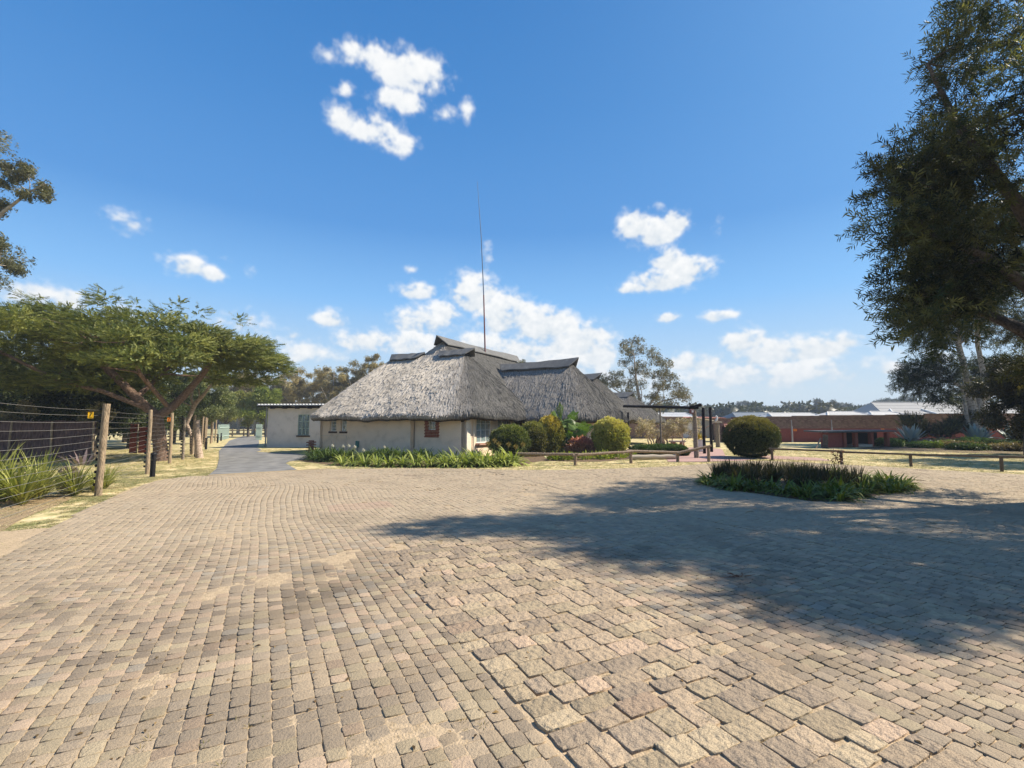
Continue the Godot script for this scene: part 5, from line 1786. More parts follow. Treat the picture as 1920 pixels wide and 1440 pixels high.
	shrub("round_shrub", "tall clipped shrub with a yellow top, leaning against the large-leaved plant", W(1.9, 24.7), Vector3(0.70, 1.02, 0.8), 0.93, spray_small, 2000, 0.13, Color(0.12, 0.13, 0.025), Color(0.28, 0.25, 0.05), Color(0.60, 0.46, 0.09))
	shrub("ball_shrub", "bright yellow-green clipped ball shrub before the thatched wing", W(4.85, 23.9), Vector3(0.87, 0.92, 0.87), 0.92, spray_small, 2300, 0.15, Color(0.24, 0.25, 0.05), Color(0.52, 0.47, 0.11), Color(0.66, 0.57, 0.17))
	shrub("ball_shrub", "large dark green ball shrub on the edge of the brick path", W(11.29, 22.9), Vector3(1.24, 0.97, 1.2), 0.95, spray_small, 5200, 0.085, Color(0.03, 0.05, 0.016), Color(0.085, 0.10, 0.03), Color(0.27, 0.22, 0.05), "broad_leaf", 0.0, 0.05)  # paler olive top paints sunlight into the upper leaves
	shrub("red_shrub", "low red and pink leaved shrub beside the entrance door", W(3.5, 24.2), Vector3(0.68, 0.48, 0.55), 0.34, spray_small, 800, 0.2, Color(0.30, 0.12, 0.07), Color(0.50, 0.26, 0.14), Color(0.52, 0.20, 0.15), "broad_leaf", 0.0, 0.28)
	# pale-leaved shrub on bare stems, right of the wing
	var cl := []
	var lm := []
	for k in 9:
		var bx := rf(-1.3, 1.3)
		var tp := Vector3(bx + rf(-0.35, 0.35), rf(1.0, 1.5), rf(-0.5, 0.5))
		lm.append([[Vector3(bx * 0.8, -0.05, rf(-0.3, 0.3)), Vector3(bx * 0.9, 0.5, rf(-0.3, 0.3)), tp], [0.045, 0.035, 0.02]])
	for k in 30:
		cl.append([Vector3(rf(-1.6, 1.75), rf(0.75, 1.72), rf(-0.7, 0.7)), Vector3(0.34, 0.26, 0.34), 20])
	tree("frangipani_shrub", "spreading shrub with pale pinkish leaves on bare stems beside the pergola", W(9.4, 29.5), lm, cl, {"size": 0.2, "lo": Color(0.24, 0.20, 0.10), "hi": Color(0.66, 0.54, 0.42), "bark": "pale_bark", "mesh": spray_broad, "leaf": "broad_leaf", "category": "shrub", "twigs": 1})
	for q in [[6.6, 24.6, 0.7], [7.5, 24.9, 0.75], [8.2, 25.3, 0.7], [8.3, 24.3, 0.5]]:
		shrub("ground_cover_shrub", "low dark green mound of ground cover behind the edging log", W(q[0], q[1]), Vector3(q[2], 0.34, q[2]), 0.16, spray_small, 700, 0.12, Color(0.025, 0.05, 0.016), Color(0.055, 0.09, 0.025), Color(0.08, 0.13, 0.03), "broad_leaf", 0.0, 0.12, "mounds of ground cover behind the log")
	# big lobed leaves by the door
	var big := thing("large_leaf_plant", "tall plant with huge lobed green leaves in front of the dark door", "plant", W(2.6, 25.4))
	var lf := MB.new()
	for k in 7:
		var y := 0.08 + k * 0.075
		for s in [-1.0, 1.0]:
			var ln := 0.30 * sin(PI * (0.18 + 0.11 * k))
			lf.leaf(Vector3(0, y, 0), Vector3(s, 0.55, -0.25).normalized(), Vector3(-0.4 * s, 0.9, 0).normalized(), ln, 0.062)
	lf.leaf(Vector3(0, 0.5, 0), Vector3(0, 1, -0.1), Vector3.RIGHT, 0.26, 0.12)
	lf.quad(Vector3(-0.05, 0.0, 0), Vector3(0.05, 0.0, 0), Vector3(0.02, 0.62, -0.02), Vector3(-0.02, 0.62, -0.02))
	var lfm := lf.mesh()
	var stm := MB.new()
	for k in 46:
		var a := rf(0, TAU)
		var tip := Vector3(cos(a) * rf(0.15, 0.75), rf(0.85, 2.0), sin(a) * rf(0.1, 0.5) + 0.1)
		if k > 38:
			tip = Vector3(rf(0.5, 0.95), rf(0.7, 1.3), rf(0.1, 0.5))
		stm.tube([Vector3(rf(-0.1, 0.1), 0, 0), Vector3(tip.x * 0.4, tip.y * 0.6, tip.z * 0.4), tip], [0.03, 0.022, 0.014], 5)
		var dir := (Vector3(tip.x, rf(-0.5, 0.35), tip.z + 0.35)).normalized()
		part(big, "leaf", lfm, M["big_leaf"], Transform3D(rot_to(dir, rf(-0.6, 0.6)).scaled_local(Vector3.ONE * rf(0.8, 1.25)), tip))
	part(big, "stem", stm.mesh(), M["stalk_green"])
	# low yellow-green bedding along the rail
	var yb := []
	for k in 3:
		var m := MB.new()
		for j in 34:
			var d := (rdir() + Vector3.UP * 0.5).normalized()
			m.col = Color(0.16, 0.21, 0.03).lerp(Color(0.34, 0.36, 0.06), rf(0, 1)) * rf(0.8, 1.2)
			m.leaf(d * Vector3(rf(0.0, 0.22), rf(0.0, 0.14), rf(0.0, 0.22)) + Vector3.UP * 0.05, d, d.cross(rdir()).normalized(), rf(0.12, 0.2), 0.08)
		yb.append(m.mesh())
	for k in 30:
		var f := rf(0, 1)
		var o := part(self, "bedding_plant", yb[k % 3], M["broad_leaf"])
		o.position = W(lerpf(1.6, 5.9, f), lerpf(20.9, 22.4, f) + rf(-0.25, 0.6))
		o.rotation.y = rf(0, TAU)
		o.scale = Vector3.ONE * rf(0.8, 1.3)
		tag(o, "low yellow-green leafy plant between the log rail and the porch shrubs", "plant", "yellow-green bedding plants along the rail")
	# the round island in the stones
	rng.seed = 4242
	var isl := []
	for k in 4:
		isl.append(strap_mesh(80 + k, 38, 0.52, 0.045, 1.7, 1.25, Color(0.09, 0.125, 0.025), Color(0.25, 0.28, 0.06)))
	var tall := []
	for k in 4:
		tall.append(strap_mesh(90 + k, 30, 0.62, 0.022, 0.35, 0.55, Color(0.03, 0.045, 0.018), Color(0.10, 0.075, 0.045), 3))
	rng.seed = 4243
	var placed := 0
	while placed < 210:
		var p := Vector2(rf(4.9, 10.0), rf(9.8, 15.4))
		if not inside(island, p.x, p.y):
			continue
		placed += 1
		var inner := Vector2((p.x - 7.3) / 1.75, (p.y - 13.1) / 1.9).length() < 1.0
		var o := part(self, "upright_plant" if inner else "island_plant", tall[placed % 4] if inner else isl[placed % 4], M["strap_leaf"])
		o.position = W(p.x, p.y)
		o.rotation.y = rf(0, TAU)
		o.scale = Vector3.ONE * (rf(0.7, 1.0) if inner else rf(0.75, 1.05))
		if inner:
			tag(o, "upright dark narrow-leaved plant in the middle of the round island", "plant", "upright plants in the middle of the island")
		else:
			tag(o, "green strap-leaved plant round the rim of the planted island", "plant", "strap-leaved plants round the island rim")
	# climber on the rail post behind the island
	var cx := thing("climbing_plant", "small reddish climbing plant on a rail post behind the island", "plant", W(12.75, 18.9))
	var cm := MB.new()
	for k in 120:
		var p := Vector3(rf(-0.32, 0.12) - 0.1 * rf(0, 1), rf(0.0, 0.55), rf(-0.15, 0.2))
		cm.col = Color(0.05, 0.05, 0.02).lerp(Color(0.22, 0.09, 0.09), rf(0, 1))
		var d := rdir()
		cm.leaf(p, d, d.cross(rdir()).normalized(), 0.10, 0.05)
	part(cx, "foliage", cm.mesh(), M["broad_leaf"])
	# plants inside the wire fence
	var lg := []
	for k in 3:
		lg.append(strap_mesh(120 + k, 120, 1.2, 0.036, 1.15, 0.8, Color(0.17, 0.19, 0.04), Color(0.40, 0.39, 0.12), 5))
	rng.seed = 77
	for q in [[-9.55, 9.55, 0.85, "big clump of long pale green strap leaves nearest the camera by the fence"], [-10.3, 9.9, 1.0, "big clump of strap leaves behind the nearest one by the fence"], [-9.9, 10.25, 0.9, "strap-leaved clump in the middle of the group by the fence"], [-11.2, 10.4, 1.05, "strap-leaved clump farthest towards the frame edge by the fence"], [-9.6, 10.75, 0.7, "smaller strap-leaved clump next to the silver bush"], [-10.9, 9.3, 1.0, "strap-leaved clump in the front row by the frame edge"], [-9.9, 11.9, 0.55, "thin grassy clump behind the silver bush at the fence"], [-9.7, 11.4, 0.5, "thin grassy clump between silver bush and fence post"]]:
		var o := part(self, "long_leaf_plant", lg[rng.randi() % 3], M["strap_leaf"])
		o.position = W(q[0], q[1])
		o.rotation.y = rf(0, TAU)
		o.scale = Vector3.ONE * q[2]
		tag(o, q[3], "plant")
	shrub("silver_bush", "small silvery grey bush on the bare earth beside the strap leaves", W(-10.1, 11.15), Vector3(0.2, 0.3, 0.2), 0.28, spray_small, 420, 0.07, Color(0.20, 0.17, 0.16), Color(0.48, 0.42, 0.40), Color(0.34, 0.26, 0.2), "broad_leaf", 0.0, 0.2)
	var al := strap_mesh(140, 16, 0.42, 0.06, 0.2, 1.3, Color(0.20, 0.15, 0.14), Color(0.34, 0.25, 0.24), 3)
	var alo := part(self, "aloe", al, M["strap_leaf"])
	alo.position = W(-10.6, 12.0, 0.55)
	tag(alo, "greyish pink spiky aloe rosette above the silver bush", "plant")
	# agaves before the far wall
	rng.seed = 55
	var am := MB.new()
	for k in 34:
		var a := k * 2.399
		var f := k / 34.0
		var out := Vector3(cos(a), 0, sin(a))
		var d := (out * (0.12 + 0.9 * f) + Vector3.UP * (1.15 - 0.35 * f)).normalized()
		var sdv := Vector3(-sin(a), 0, cos(a))
		var rows := []
		var p := out * 0.08
		var ln := rf(1.35, 1.75)
		for j in 7:
			var g := j / 6.0
			var w := 0.115 * (0.55 + 1.3 * g) * (1.0 - pow(g, 3.0)) + 0.004
			rows.append([p - sdv * w, p + d.cross(sdv) * w * 0.35, p + sdv * w])
			p += d * ln / 6.0
			d = (d + Vector3.DOWN * (0.05 if f < 0.75 else 0.20) + out * 0.03).normalized()
		am.col = Color.WHITE * rf(0.75, 1.2)
		am.grid(rows)
	var ag := thing("agave", "large blue-grey agave standing clear at the near end of the border", "plant", W(29.7, 36.2), 0.0, "blue-grey agaves")
	part(ag, "rosette", am.mesh(), M["agave_leaf"])
	copy(ag, "agave", "blue-grey agave with bent leaves under the twin-stemmed tree", W(34.1, 35.6), 1.9, 1.05)
	copy(ag, "agave", "blue-grey agave half in shade at the frame edge beside the dark conifer", W(36.3, 35.0), 4.1, 1.1)
	# border shrubs
	var bi := 0
	for q in [[28.2, 36.0, 0.9, 0.45], [31.2, 35.2, 1.0, 0.45], [32.4, 34.0, 1.1, 0.6], [34.0, 33.0, 1.0, 0.45], [35.4, 32.2, 1.0, 0.45], [30.2, 33.6, 0.8, 0.35], [36.8, 31.5, 1.0, 0.5], [33.2, 31.2, 0.8, 0.35], [26.6, 34.6, 1.0, 0.5], [37.4, 33.8, 1.2, 0.8], [29.0, 31.4, 1.1, 0.4], [27.4, 32.2, 0.9, 0.35], [31.4, 29.6, 1.1, 0.45], [29.4, 28.6, 1.0, 0.4], [33.4, 28.4, 1.2, 0.5], [27.6, 29.4, 0.9, 0.35], [30.6, 27.2, 0.9, 0.35], [35.2, 30.0, 1.2, 0.55]]:
		var cc: Color = [Color(0.07, 0.095, 0.025), Color(0.17, 0.125, 0.06), Color(0.18, 0.21, 0.045)][bi % 3]
		shrub("border_shrub", ["low dark green border shrub among the agaves", "low brownish border shrub among the agaves", "low yellow-green border shrub among the agaves"][bi % 3], W(q[0], q[1]), Vector3(q[2], q[3] * 0.62, q[2]), q[3] * 0.34, spray_small, 460, 0.2, cc * 0.7, cc * 1.3, cc * 1.7, "broad_leaf", 0.0, 0.25, ["dark border shrubs", "brown border shrubs", "yellow-green border shrubs"][bi % 3])
		bi += 1

# ---------------------------------------------------------------- trees near the camera
func keep_clear(q: Vector3, r: float) -> bool:   # how far the near crown leans out over the court, by height (x, height, distance)
	var es := [0.0, 0.116, 0.195, 0.275, 0.356, 0.45, 0.569, 0.60, 0.615, 0.69, 0.814, 0.94, 1.02, 1.3]
	var ks := [0.90, 0.812, 0.772, 0.743, 0.771, 0.725, 0.761, 0.86, 0.897, 0.891, 0.911, 0.979, 0.991, 1.10]
	var e := (q.y - 1.55) / q.z
	var k := q.x / q.z
	var lim := 1.15
	for i in es.size() - 1:
		if e >= es[i] and e < es[i + 1]:
			lim = lerpf(ks[i], ks[i + 1], (e - es[i]) / (es[i + 1] - es[i]))
	if k - lim < (0.75 * r + 0.3 + rf(0.0, 1.1)) / q.z:
		return false
	return k > 1.12 or e > 0.165 + maxf(0.0, k - 0.82) * 0.36 + 0.5 * r / q.z

func make_trees() -> void:
	rng.seed = 1001
	# flat-topped acacia behind the wire fence
	var b := W(-15.05, 20.9)
	var limbs := [
		[[W(-15.05, 20.9, -0.1), W(-15.1, 20.9, 0.5), W(-15.22, 20.9, 1.2), W(-15.36, 20.9, 1.95)], [0.31, 0.27, 0.25, 0.24]],
		[[W(-15.36, 20.9, 1.9), W(-15.9, 20.8, 2.4), W(-16.4, 20.7, 2.95), W(-17.4, 20.5, 4.0), W(-18.3, 20.2, 4.7), W(-19.6, 19.6, 5.3)], [0.20, 0.19, 0.17, 0.15, 0.12, 0.07]],
		[[W(-15.32, 20.9, 1.85), W(-14.9, 21.2, 2.3), W(-14.6, 21.4, 2.75), W(-14.0, 21.6, 3.65), W(-13.5, 21.6, 4.4), W(-12.4, 21.4, 4.75)], [0.19, 0.18, 0.16, 0.13, 0.10, 0.05]],
		[[W(-15.7, 20.8, 2.2), W(-17.0, 20.0, 2.9), W(-18.6, 19.6, 3.35), W(-20.3, 19.3, 4.3), W(-21.8, 19.4, 4.8)], [0.10, 0.09, 0.075, 0.06, 0.03]],
		[[W(-16.2, 20.8, 2.7), W(-16.3, 22.4, 3.9), W(-16.6, 23.6, 4.9)], [0.12, 0.09, 0.05]],
		[[W(-15.0, 21.2, 2.2), W(-15.2, 19.6, 3.6), W(-15.0, 18.6, 4.7)], [0.10, 0.08, 0.05]],
	]
	for l in limbs:
		for k in l[0].size():
			l[0][k] -= b
	var cl := []
	for k in 150:
		var x := rf(-24.5, -11.7)
		var dd := 20.8 + rf(-4.6, 4.6) * sqrt(maxf(0.05, 1.0 - pow((x + 17.2) / 8.2, 2.0)))
		var topy := 6.65 - 0.013 * pow(x + 20.5, 2.0) - 0.03 * pow(absf(dd - 20.8), 2.0)
		var th := clampf(2.1 - 0.11 * absf(x + 18.5), 0.7, 2.4)
		var y := topy - 0.35 - th * pow(rf(0, 1), 1.05)
		cl.append([W(x, dd, y) - b, Vector3(1.0, 0.27, 1.0) * rf(0.7, 1.15), 150])
	for q in [[-11.3, 20.8, 5.0], [-11.9, 21.4, 5.0], [-11.8, 20.0, 4.75], [-12.4, 20.6, 4.75], [-12.4, 19.4, 5.2], [-13.2, 22.2, 4.4], [-18.2, 17.2, 5.2], [-20.6, 17.4, 5.4], [-22.4, 17.8, 4.4], [-21.0, 17.0, 3.9]]:
		cl.append([W(q[0], q[1], q[2]) - b, Vector3(0.8, 0.26, 0.8), 150])
	# lower growth that closes the crown towards the frame edge
	for k in 66:
		cl.append([W(rf(-25.0, -16.2), rf(18.5, 23.0), rf(3.1, 4.7)) - b, Vector3(0.8, 0.3, 0.8), 100])
	# thin shoots that stand above the flat top
	for k in 16:
		var x := rf(-23.0, -11.8)
		cl.append([W(x, rf(18.5, 22.0), 6.75 - 0.013 * pow(x + 20.5, 2.0) + rf(0.0, 0.4)) - b, Vector3(0.35, 0.35, 0.35), 20])
	tree("acacia_tree", "wide flat-topped acacia with a thick forked trunk behind the wire fence", b, limbs, cl, {"size": 0.33, "lo": Color(0.07, 0.10, 0.024), "hi": Color(0.245, 0.25, 0.058), "bark": "bark", "mesh": spray_fine, "leaf": "acacia_leaf", "droop": -0.05, "twigs": 2, "flat": 0.4})
	# the wattle that shades the court; its trunk stands beyond the frame
	rng.seed = 1002
	b = W(11.8, 9.8)
	limbs = [
		[[Vector3(0, -0.1, 0), Vector3(-0.1, 1.2, 0), Vector3(-0.2, 2.6, 0.1), Vector3(-0.3, 4.2, 0.1), Vector3(-0.5, 6.0, 0), Vector3(-0.4, 8.2, 0.1), Vector3(-0.3, 10.4, 0)], [0.32, 0.27, 0.24, 0.20, 0.16, 0.11, 0.05]],
		[[Vector3(-0.2, 2.4, 0.1), Vector3(-1.4, 3.6, 0.8), Vector3(-2.8, 4.6, 1.0), Vector3(-4.0, 5.2, 0.9)], [0.16, 0.12, 0.08, 0.04]],
		[[Vector3(-0.4, 4.6, 0), Vector3(-1.6, 6.2, 0.3), Vector3(-2.8, 7.6, 0.5), Vector3(-3.3, 8.9, 0.5)], [0.14, 0.11, 0.07, 0.03]],
		[[Vector3(-0.2, 2.2, 0.1), Vector3(-0.4, 3.6, 2.0), Vector3(-0.6, 4.8, 3.6)], [0.14, 0.10, 0.05]],
		[[Vector3(-0.2, 3.0, 0), Vector3(-0.3, 4.4, -2.0), Vector3(-0.2, 5.6, -3.6)], [0.14, 0.10, 0.05]],
		[[Vector3(0, 3.2, 0), Vector3(1.8, 4.6, 0), Vector3(3.2, 5.8, 0.2)], [0.14, 0.10, 0.05]],
	]
	cl = []
	# tips that make the outline against the sky
	for q in [[10.0, 9.5, 10.5], [9.55, 9.4, 9.8], [9.25, 9.5, 9.0], [9.0, 9.3, 8.15], [9.3, 9.5, 7.6], [7.8, 9.0, 6.65], [7.45, 9.0, 6.2], [7.25, 9.0, 5.6], [7.65, 9.0, 5.0], [7.45, 8.9, 4.3], [7.5, 8.8, 3.75], [7.55, 8.6, 3.3], [8.4, 8.9, 7.1], [8.2, 9.0, 6.3], [7.9, 8.7, 5.2], [8.0, 8.6, 4.2], [9.6, 9.6, 9.4], [10.0, 9.6, 10.6], [10.3, 9.8, 9.8]]:
		cl.append([W(q[0], q[1], q[2]) - b, Vector3(0.55, 0.36, 0.6), 58])
	# boughs that run from the stem to the rim, each with its own plume of leaves
	var shade := PackedVector2Array([Vector2(0.5, 8.0), Vector2(0.9, 6.5), Vector2(1.3, 5.6), Vector2(1.5, 4.9), Vector2(1.9, 4.2), Vector2(2.5, 3.9), Vector2(4.1, 4.05), Vector2(8.0, 4.3), Vector2(22.0, 4.6), Vector2(22.0, 16.5), Vector2(13.0, 15.9), Vector2(6.0, 14.9), Vector2(3.0, 13.8), Vector2(1.8, 12.6), Vector2(1.0, 10.2)])
	var n := 0
	var tries := 0
	while n < 76 and tries < 6000:
		tries += 1
		var p := rdir()
		if p.y < -0.8:
			continue
		var c := Vector3(11.6 + p.x * 6.4, 6.7 + p.y * 4.6, 9.6 + p.z * 6.2)
		var root := Vector3(11.6, clampf(c.y - 1.6, 2.4, 9.0), 9.8)
		var any := false
		for f in [0.36, 0.50, 0.64, 0.78, 0.90, 1.0]:
			var q: Vector3 = root.lerp(c, f) + rdir() * 0.18
			q.y += 0.25 * sin(f * PI)
			var rr: float = lerpf(0.80, 0.42, f)
			# the crown stays clear of the open court and of what it would shade there
			if not keep_clear(q, rr) or not Geometry2D.is_point_in_polygon(Vector2(q.x - 1.053 * q.y, q.z - 0.205 * q.y), shade):
				continue
			any = true
			cl.append([W(q.x, q.z, q.y) - b, Vector3(rr, rr * 0.6, rr), int(lerpf(74, 38, f))])
		if any:
			n += 1
	tree("wattle_tree", "tall dark feathery wattle tree that throws its shade over the court", b, limbs, cl, {"size": 0.42, "lo": Color(0.020, 0.034, 0.016), "hi": Color(0.12, 0.115, 0.04), "vary": 0.7, "bark": "grey_bark", "mesh": spray_long, "leaf": "wattle_leaf", "droop": 0.35, "twigs": 2})
	# the twin-stemmed tree by the far border
	rng.seed = 1003
	b = W(34.9, 36.6)
	limbs = [
		[[Vector3(0, -0.1, 0), Vector3(0.05, 1.4, 0), Vector3(0.0, 2.6, 0), Vector3(-0.25, 5.0, 0), Vector3(-0.7, 7.6, 0), Vector3(-0.4, 11.0, 0)], [0.48, 0.42, 0.34, 0.22, 0.18, 0.08]],
		[[Vector3(0.1, 1.6, 0), Vector3(0.5, 3.0, 0.1), Vector3(0.95, 5.2, 0.1), Vector3(0.75, 7.8, 0), Vector3(1.2, 11.0, 0)], [0.30, 0.26, 0.18, 0.15, 0.06]],
		[[Vector3(-0.6, -0.1, 0.3), Vector3(-0.75, 2.0, 0.3), Vector3(-0.9, 4.4, 0.2)], [0.17, 0.14, 0.08]],
		[[Vector3(-0.2, 4.0, 0), Vector3(-1.8, 4.9, 0.2), Vector3(-3.4, 5.4, 0.3), Vector3(-4.6, 5.2, 0.3)], [0.12, 0.09, 0.06, 0.03]],
		[[Vector3(0.6, 3.2, 0), Vector3(2.2, 4.2, 0.2), Vector3(4.0, 5.4, 0.2)], [0.13, 0.09, 0.05]],
	]
	cl = []
	for q in [[-4.9, 5.2], [-4.2, 5.7], [-3.4, 6.0], [-2.6, 6.1], [-4.6, 4.6], [-3.8, 4.9], [-3.0, 5.1], [-2.2, 5.2], [-3.3, 4.0], [-2.8, 3.5], [-1.9, 4.4], [-2.3, 6.6], [-1.5, 5.6]]:
		cl.append([Vector3(q[0], q[1], rf(-0.8, 0.8)), Vector3(0.7, 0.38, 0.7), 56])
	for k in 20:
		cl.append([Vector3(rf(0.0, 5.0), rf(3.4, 6.5), rf(-2.5, 2.5)), Vector3(0.9, 0.6, 0.9), 60])
	for k in 50:
		var p := rdir()
		cl.append([Vector3(1.2, 11.2, 0) + p * Vector3(5.2, 3.9, 4.6) * pow(rf(0, 1), 0.4), Vector3(1.2, 0.8, 1.2), 60])
	tree("twin_stemmed_tree", "pale twin-stemmed tree with a drooping side branch behind the agaves", b, limbs, cl, {"size": 0.75, "lo": Color(0.022, 0.034, 0.016), "hi": Color(0.075, 0.085, 0.035), "bark": "gum_bark", "mesh": spray_long, "leaf": "wattle_leaf", "droop": 0.3, "twigs": 1})
	# spreading juniper before the wall
	rng.seed = 1004
	b = W(33.0, 36.9)
	cl = []
	for q in [[-2.9, 2.0], [-2.4, 1.7], [-1.9, 1.5], [-1.2, 1.35], [-0.5, 1.3], [0.2, 1.4], [0.8, 1.65], [1.3, 1.9], [1.7, 2.1], [-1.5, 1.0], [-0.8, 0.85], [0.0, 0.85], [0.7, 1.1], [1.2, 1.4], [-0.3, 1.05]]:
		for s in 2:
			cl.append([Vector3(q[0], q[1] - 0.15 * s, rf(-0.9, 0.9)), Vector3(0.55, 0.24, 0.6), 50])
	tree("spreading_juniper", "wide dark juniper with golden tips spreading between two agaves", b, [[[Vector3(-0.3, -0.1, 0), Vector3(-0.5, 0.4, 0), Vector3(-0.2, 0.9, 0)], [0.14, 0.11, 0.08]], [[Vector3(-0.4, 0.4, 0), Vector3(-1.4, 0.9, 0), Vector3(-2.5, 1.6, 0)], [0.09, 0.06, 0.03]], [[Vector3(-0.4, 0.4, 0), Vector3(0.6, 1.0, 0), Vector3(1.4, 1.7, 0)], [0.09, 0.06, 0.03]]], cl, {"size": 0.42, "lo": Color(0.018, 0.026, 0.010), "hi": Color(0.13, 0.13, 0.03), "bark": "grey_bark", "mesh": spray_fine, "leaf": "wattle_leaf", "droop": -0.5, "twigs": 0, "category": "shrub"})
	# dark conifer at the frame edge
	rng.seed = 1005
	b = W(25.9, 24.4)
	cl = []
	for k in 40:
		var y := rf(0.8, 4.6)
		cl.append([Vector3(rf(-1.35, 1.9), y, rf(-1.4, 1.4)), Vector3(0.55, 0.42, 0.55), 60])
	for q in [[-1.75, 1.6], [-1.6, 2.4], [-1.35, 3.4]]:
		cl.append([Vector3(q[0], q[1], 0.2), Vector3(0.4, 0.3, 0.4), 36])
	var conifer := tree("dark_conifer", "dense dark olive bush at the frame edge beside the low rail", b, [[[Vector3(0, -0.1, 0), Vector3(0.05, 1.6, 0), Vector3(0, 4.0, 0)], [0.2, 0.15, 0.05]]], cl, {"size": 0.34, "lo": Color(0.018, 0.022, 0.009), "hi": Color(0.08, 0.07, 0.02), "bark": "grey_bark", "mesh": spray_broad, "leaf": "broad_leaf", "droop": 0.1})
	b = W(24.6, 20.4)
	cl = []
	for k in 46:
		cl.append([rdir() * pow(rf(0, 1), 0.4) * Vector3(2.9, 2.4, 2.6) + Vector3(0.2, 5.4, 0), Vector3(0.8, 0.55, 0.8), 70])
	tree("wattle_tree", "second dark wattle at the frame edge whose shade lies across the lawn", b, [[[Vector3(0, -0.1, 0), Vector3(0.1, 2.0, 0), Vector3(0, 5.0, 0), Vector3(0.2, 7.2, 0)], [0.24, 0.2, 0.13, 0.04]]], cl, {"size": 0.45, "lo": Color(0.025, 0.034, 0.012), "hi": Color(0.11, 0.10, 0.03), "vary": 0.5, "bark": "grey_bark", "mesh": spray_long, "leaf": "wattle_leaf", "droop": 0.3, "twigs": 1})
	var yl := MB.new()
	for k in 26:
		var p := Vector3(rf(-0.22, 0.22), rf(-0.16, 0.16), rf(-0.1, 0.1))
		var d := rdir()
		yl.col = Color(0.55, 0.45, 0.02) * rf(0.7, 1.2)
		yl.leaf(p, d, d.cross(rdir()).normalized(), 0.16, 0.09)
	part(conifer, "yellow_leaves", yl.mesh(), M["broad_leaf"], Transform3D(Basis(), W(25.0, 23.6, 3.4) - W(25.9, 24.4)))
	# bare forked sapling and the light green bush by the drive
	rng.seed = 1006
	b = W(-16.75, 25.35)
	limbs = [
		[[Vector3(0.1, -0.1, 0), Vector3(0.02, 0.9, 0), Vector3(-0.28, 1.55, 0), Vector3(-0.12, 2.0, 0), Vector3(0.1, 2.6, 0), Vector3(0.55, 3.1, 0), Vector3(0.95, 3.7, 0)], [0.10, 0.09, 0.095, 0.11, 0.12, 0.08, 0.04]],
		[[Vector3(0.05, 2.5, 0), Vector3(-0.12, 2.9, 0), Vector3(-0.05, 3.3, 0), Vector3(-0.25, 3.55, 0)], [0.07, 0.06, 0.045, 0.03]],
		[[Vector3(0.0, 2.45, 0), Vector3(-0.5, 2.7, 0.1), Vector3(-0.95, 2.95, 0.1)], [0.035, 0.03, 0.02]],
		[[Vector3(0.3, 2.85, 0), Vector3(0.3, 3.2, 0), Vector3(0.25, 3.45, 0)], [0.04, 0.03, 0.015]],
	]
	tree("forked_tree", "pale bare forked trunk leaning over the fence posts", b, limbs, [[Vector3(1.3, 4.1, -0.2), Vector3(0.6, 0.4, 0.6), 60], [Vector3(0.9, 4.4, -0.4), Vector3(0.6, 0.4, 0.6), 60]], {"size": 0.4, "lo": Color(0.09, 0.11, 0.03), "hi": Color(0.2, 0.21, 0.06), "bark": "pale_bark", "mesh": spray_broad, "leaf": "broad_leaf", "twigs": 1})
	var stump := part(self, "broken_stump", log_mesh(W(-14.5, 22.6, -0.1), W(-14.72, 22.6, 1.72), 0.17, 0.12, 10), M["pale_bark"])
	tag(stump, "broken pale dead stump standing between two fence posts behind the acacia", "stump")
	cl = []
	for k in 16:
		cl.append([Vector3(rf(-0.7, 1.9), rf(1.9, 5.0), rf(-0.8, 0.8)), Vector3(0.7, 0.5, 0.7), 60])
	tree("pale_green_tree", "young pale green tree behind the fence posts beside the bare trunk", W(-24.9, 39.0), [[[Vector3(0, -0.1, 0), Vector3(0.2, 1.5, 0), Vector3(0.5, 3.4, 0)], [0.1, 0.08, 0.03]]], cl, {"size": 0.36, "lo": Color(0.11, 0.14, 0.05), "hi": Color(0.26, 0.27, 0.10), "bark": "grey_bark", "mesh": spray_broad, "leaf": "broad_leaf"})
	# tall gum whose boughs reach in at the frame edge
	rng.seed = 1007
	b = W(-27.6, 22.4)
	limbs = [
		[[Vector3(0, -0.1, 0), Vector3(0.2, 4.0, 0), Vector3(0.4, 8.0, 0), Vector3(0.6, 12.0, 0), Vector3(0.4, 16.0, 0)], [0.42, 0.34, 0.26, 0.18, 0.07]],
		[[Vector3(0.45, 8.2, 0), Vector3(2.0, 10.2, 0.1), Vector3(3.4, 11.6, 0.2), Vector3(4.6, 12.6, 0.2), Vector3(5.3, 13.0, 0.2)], [0.14, 0.11, 0.08, 0.05, 0.02]],
		[[Vector3(0.4, 7.0, 0), Vector3(2.0, 8.2, 0.1), Vector3(3.4, 9.0, 0.2)], [0.12, 0.08, 0.04]],
	]
	cl = []
	for q in [[3.6, 13.9], [4.3, 14.0], [4.9, 13.4], [5.4, 12.9], [5.6, 12.4], [4.8, 12.4], [4.0, 12.8], [3.7, 12.0], [4.4, 13.2], [3.3, 11.6], [3.0, 13.2], [3.9, 9.9], [3.7, 9.2], [4.2, 8.9], [3.2, 9.6], [3.2, 10.4]]:
		cl.append([Vector3(q[0] - 0.35, q[1], rf(-0.5, 0.7)), Vector3(0.42, 0.30, 0.45), 46])
	for k in 46:
		cl.append([Vector3(rf(-3.6, 2.4), rf(8.5, 17.0), rf(-3, 3)), Vector3(0.9, 0.7, 0.9), 50])
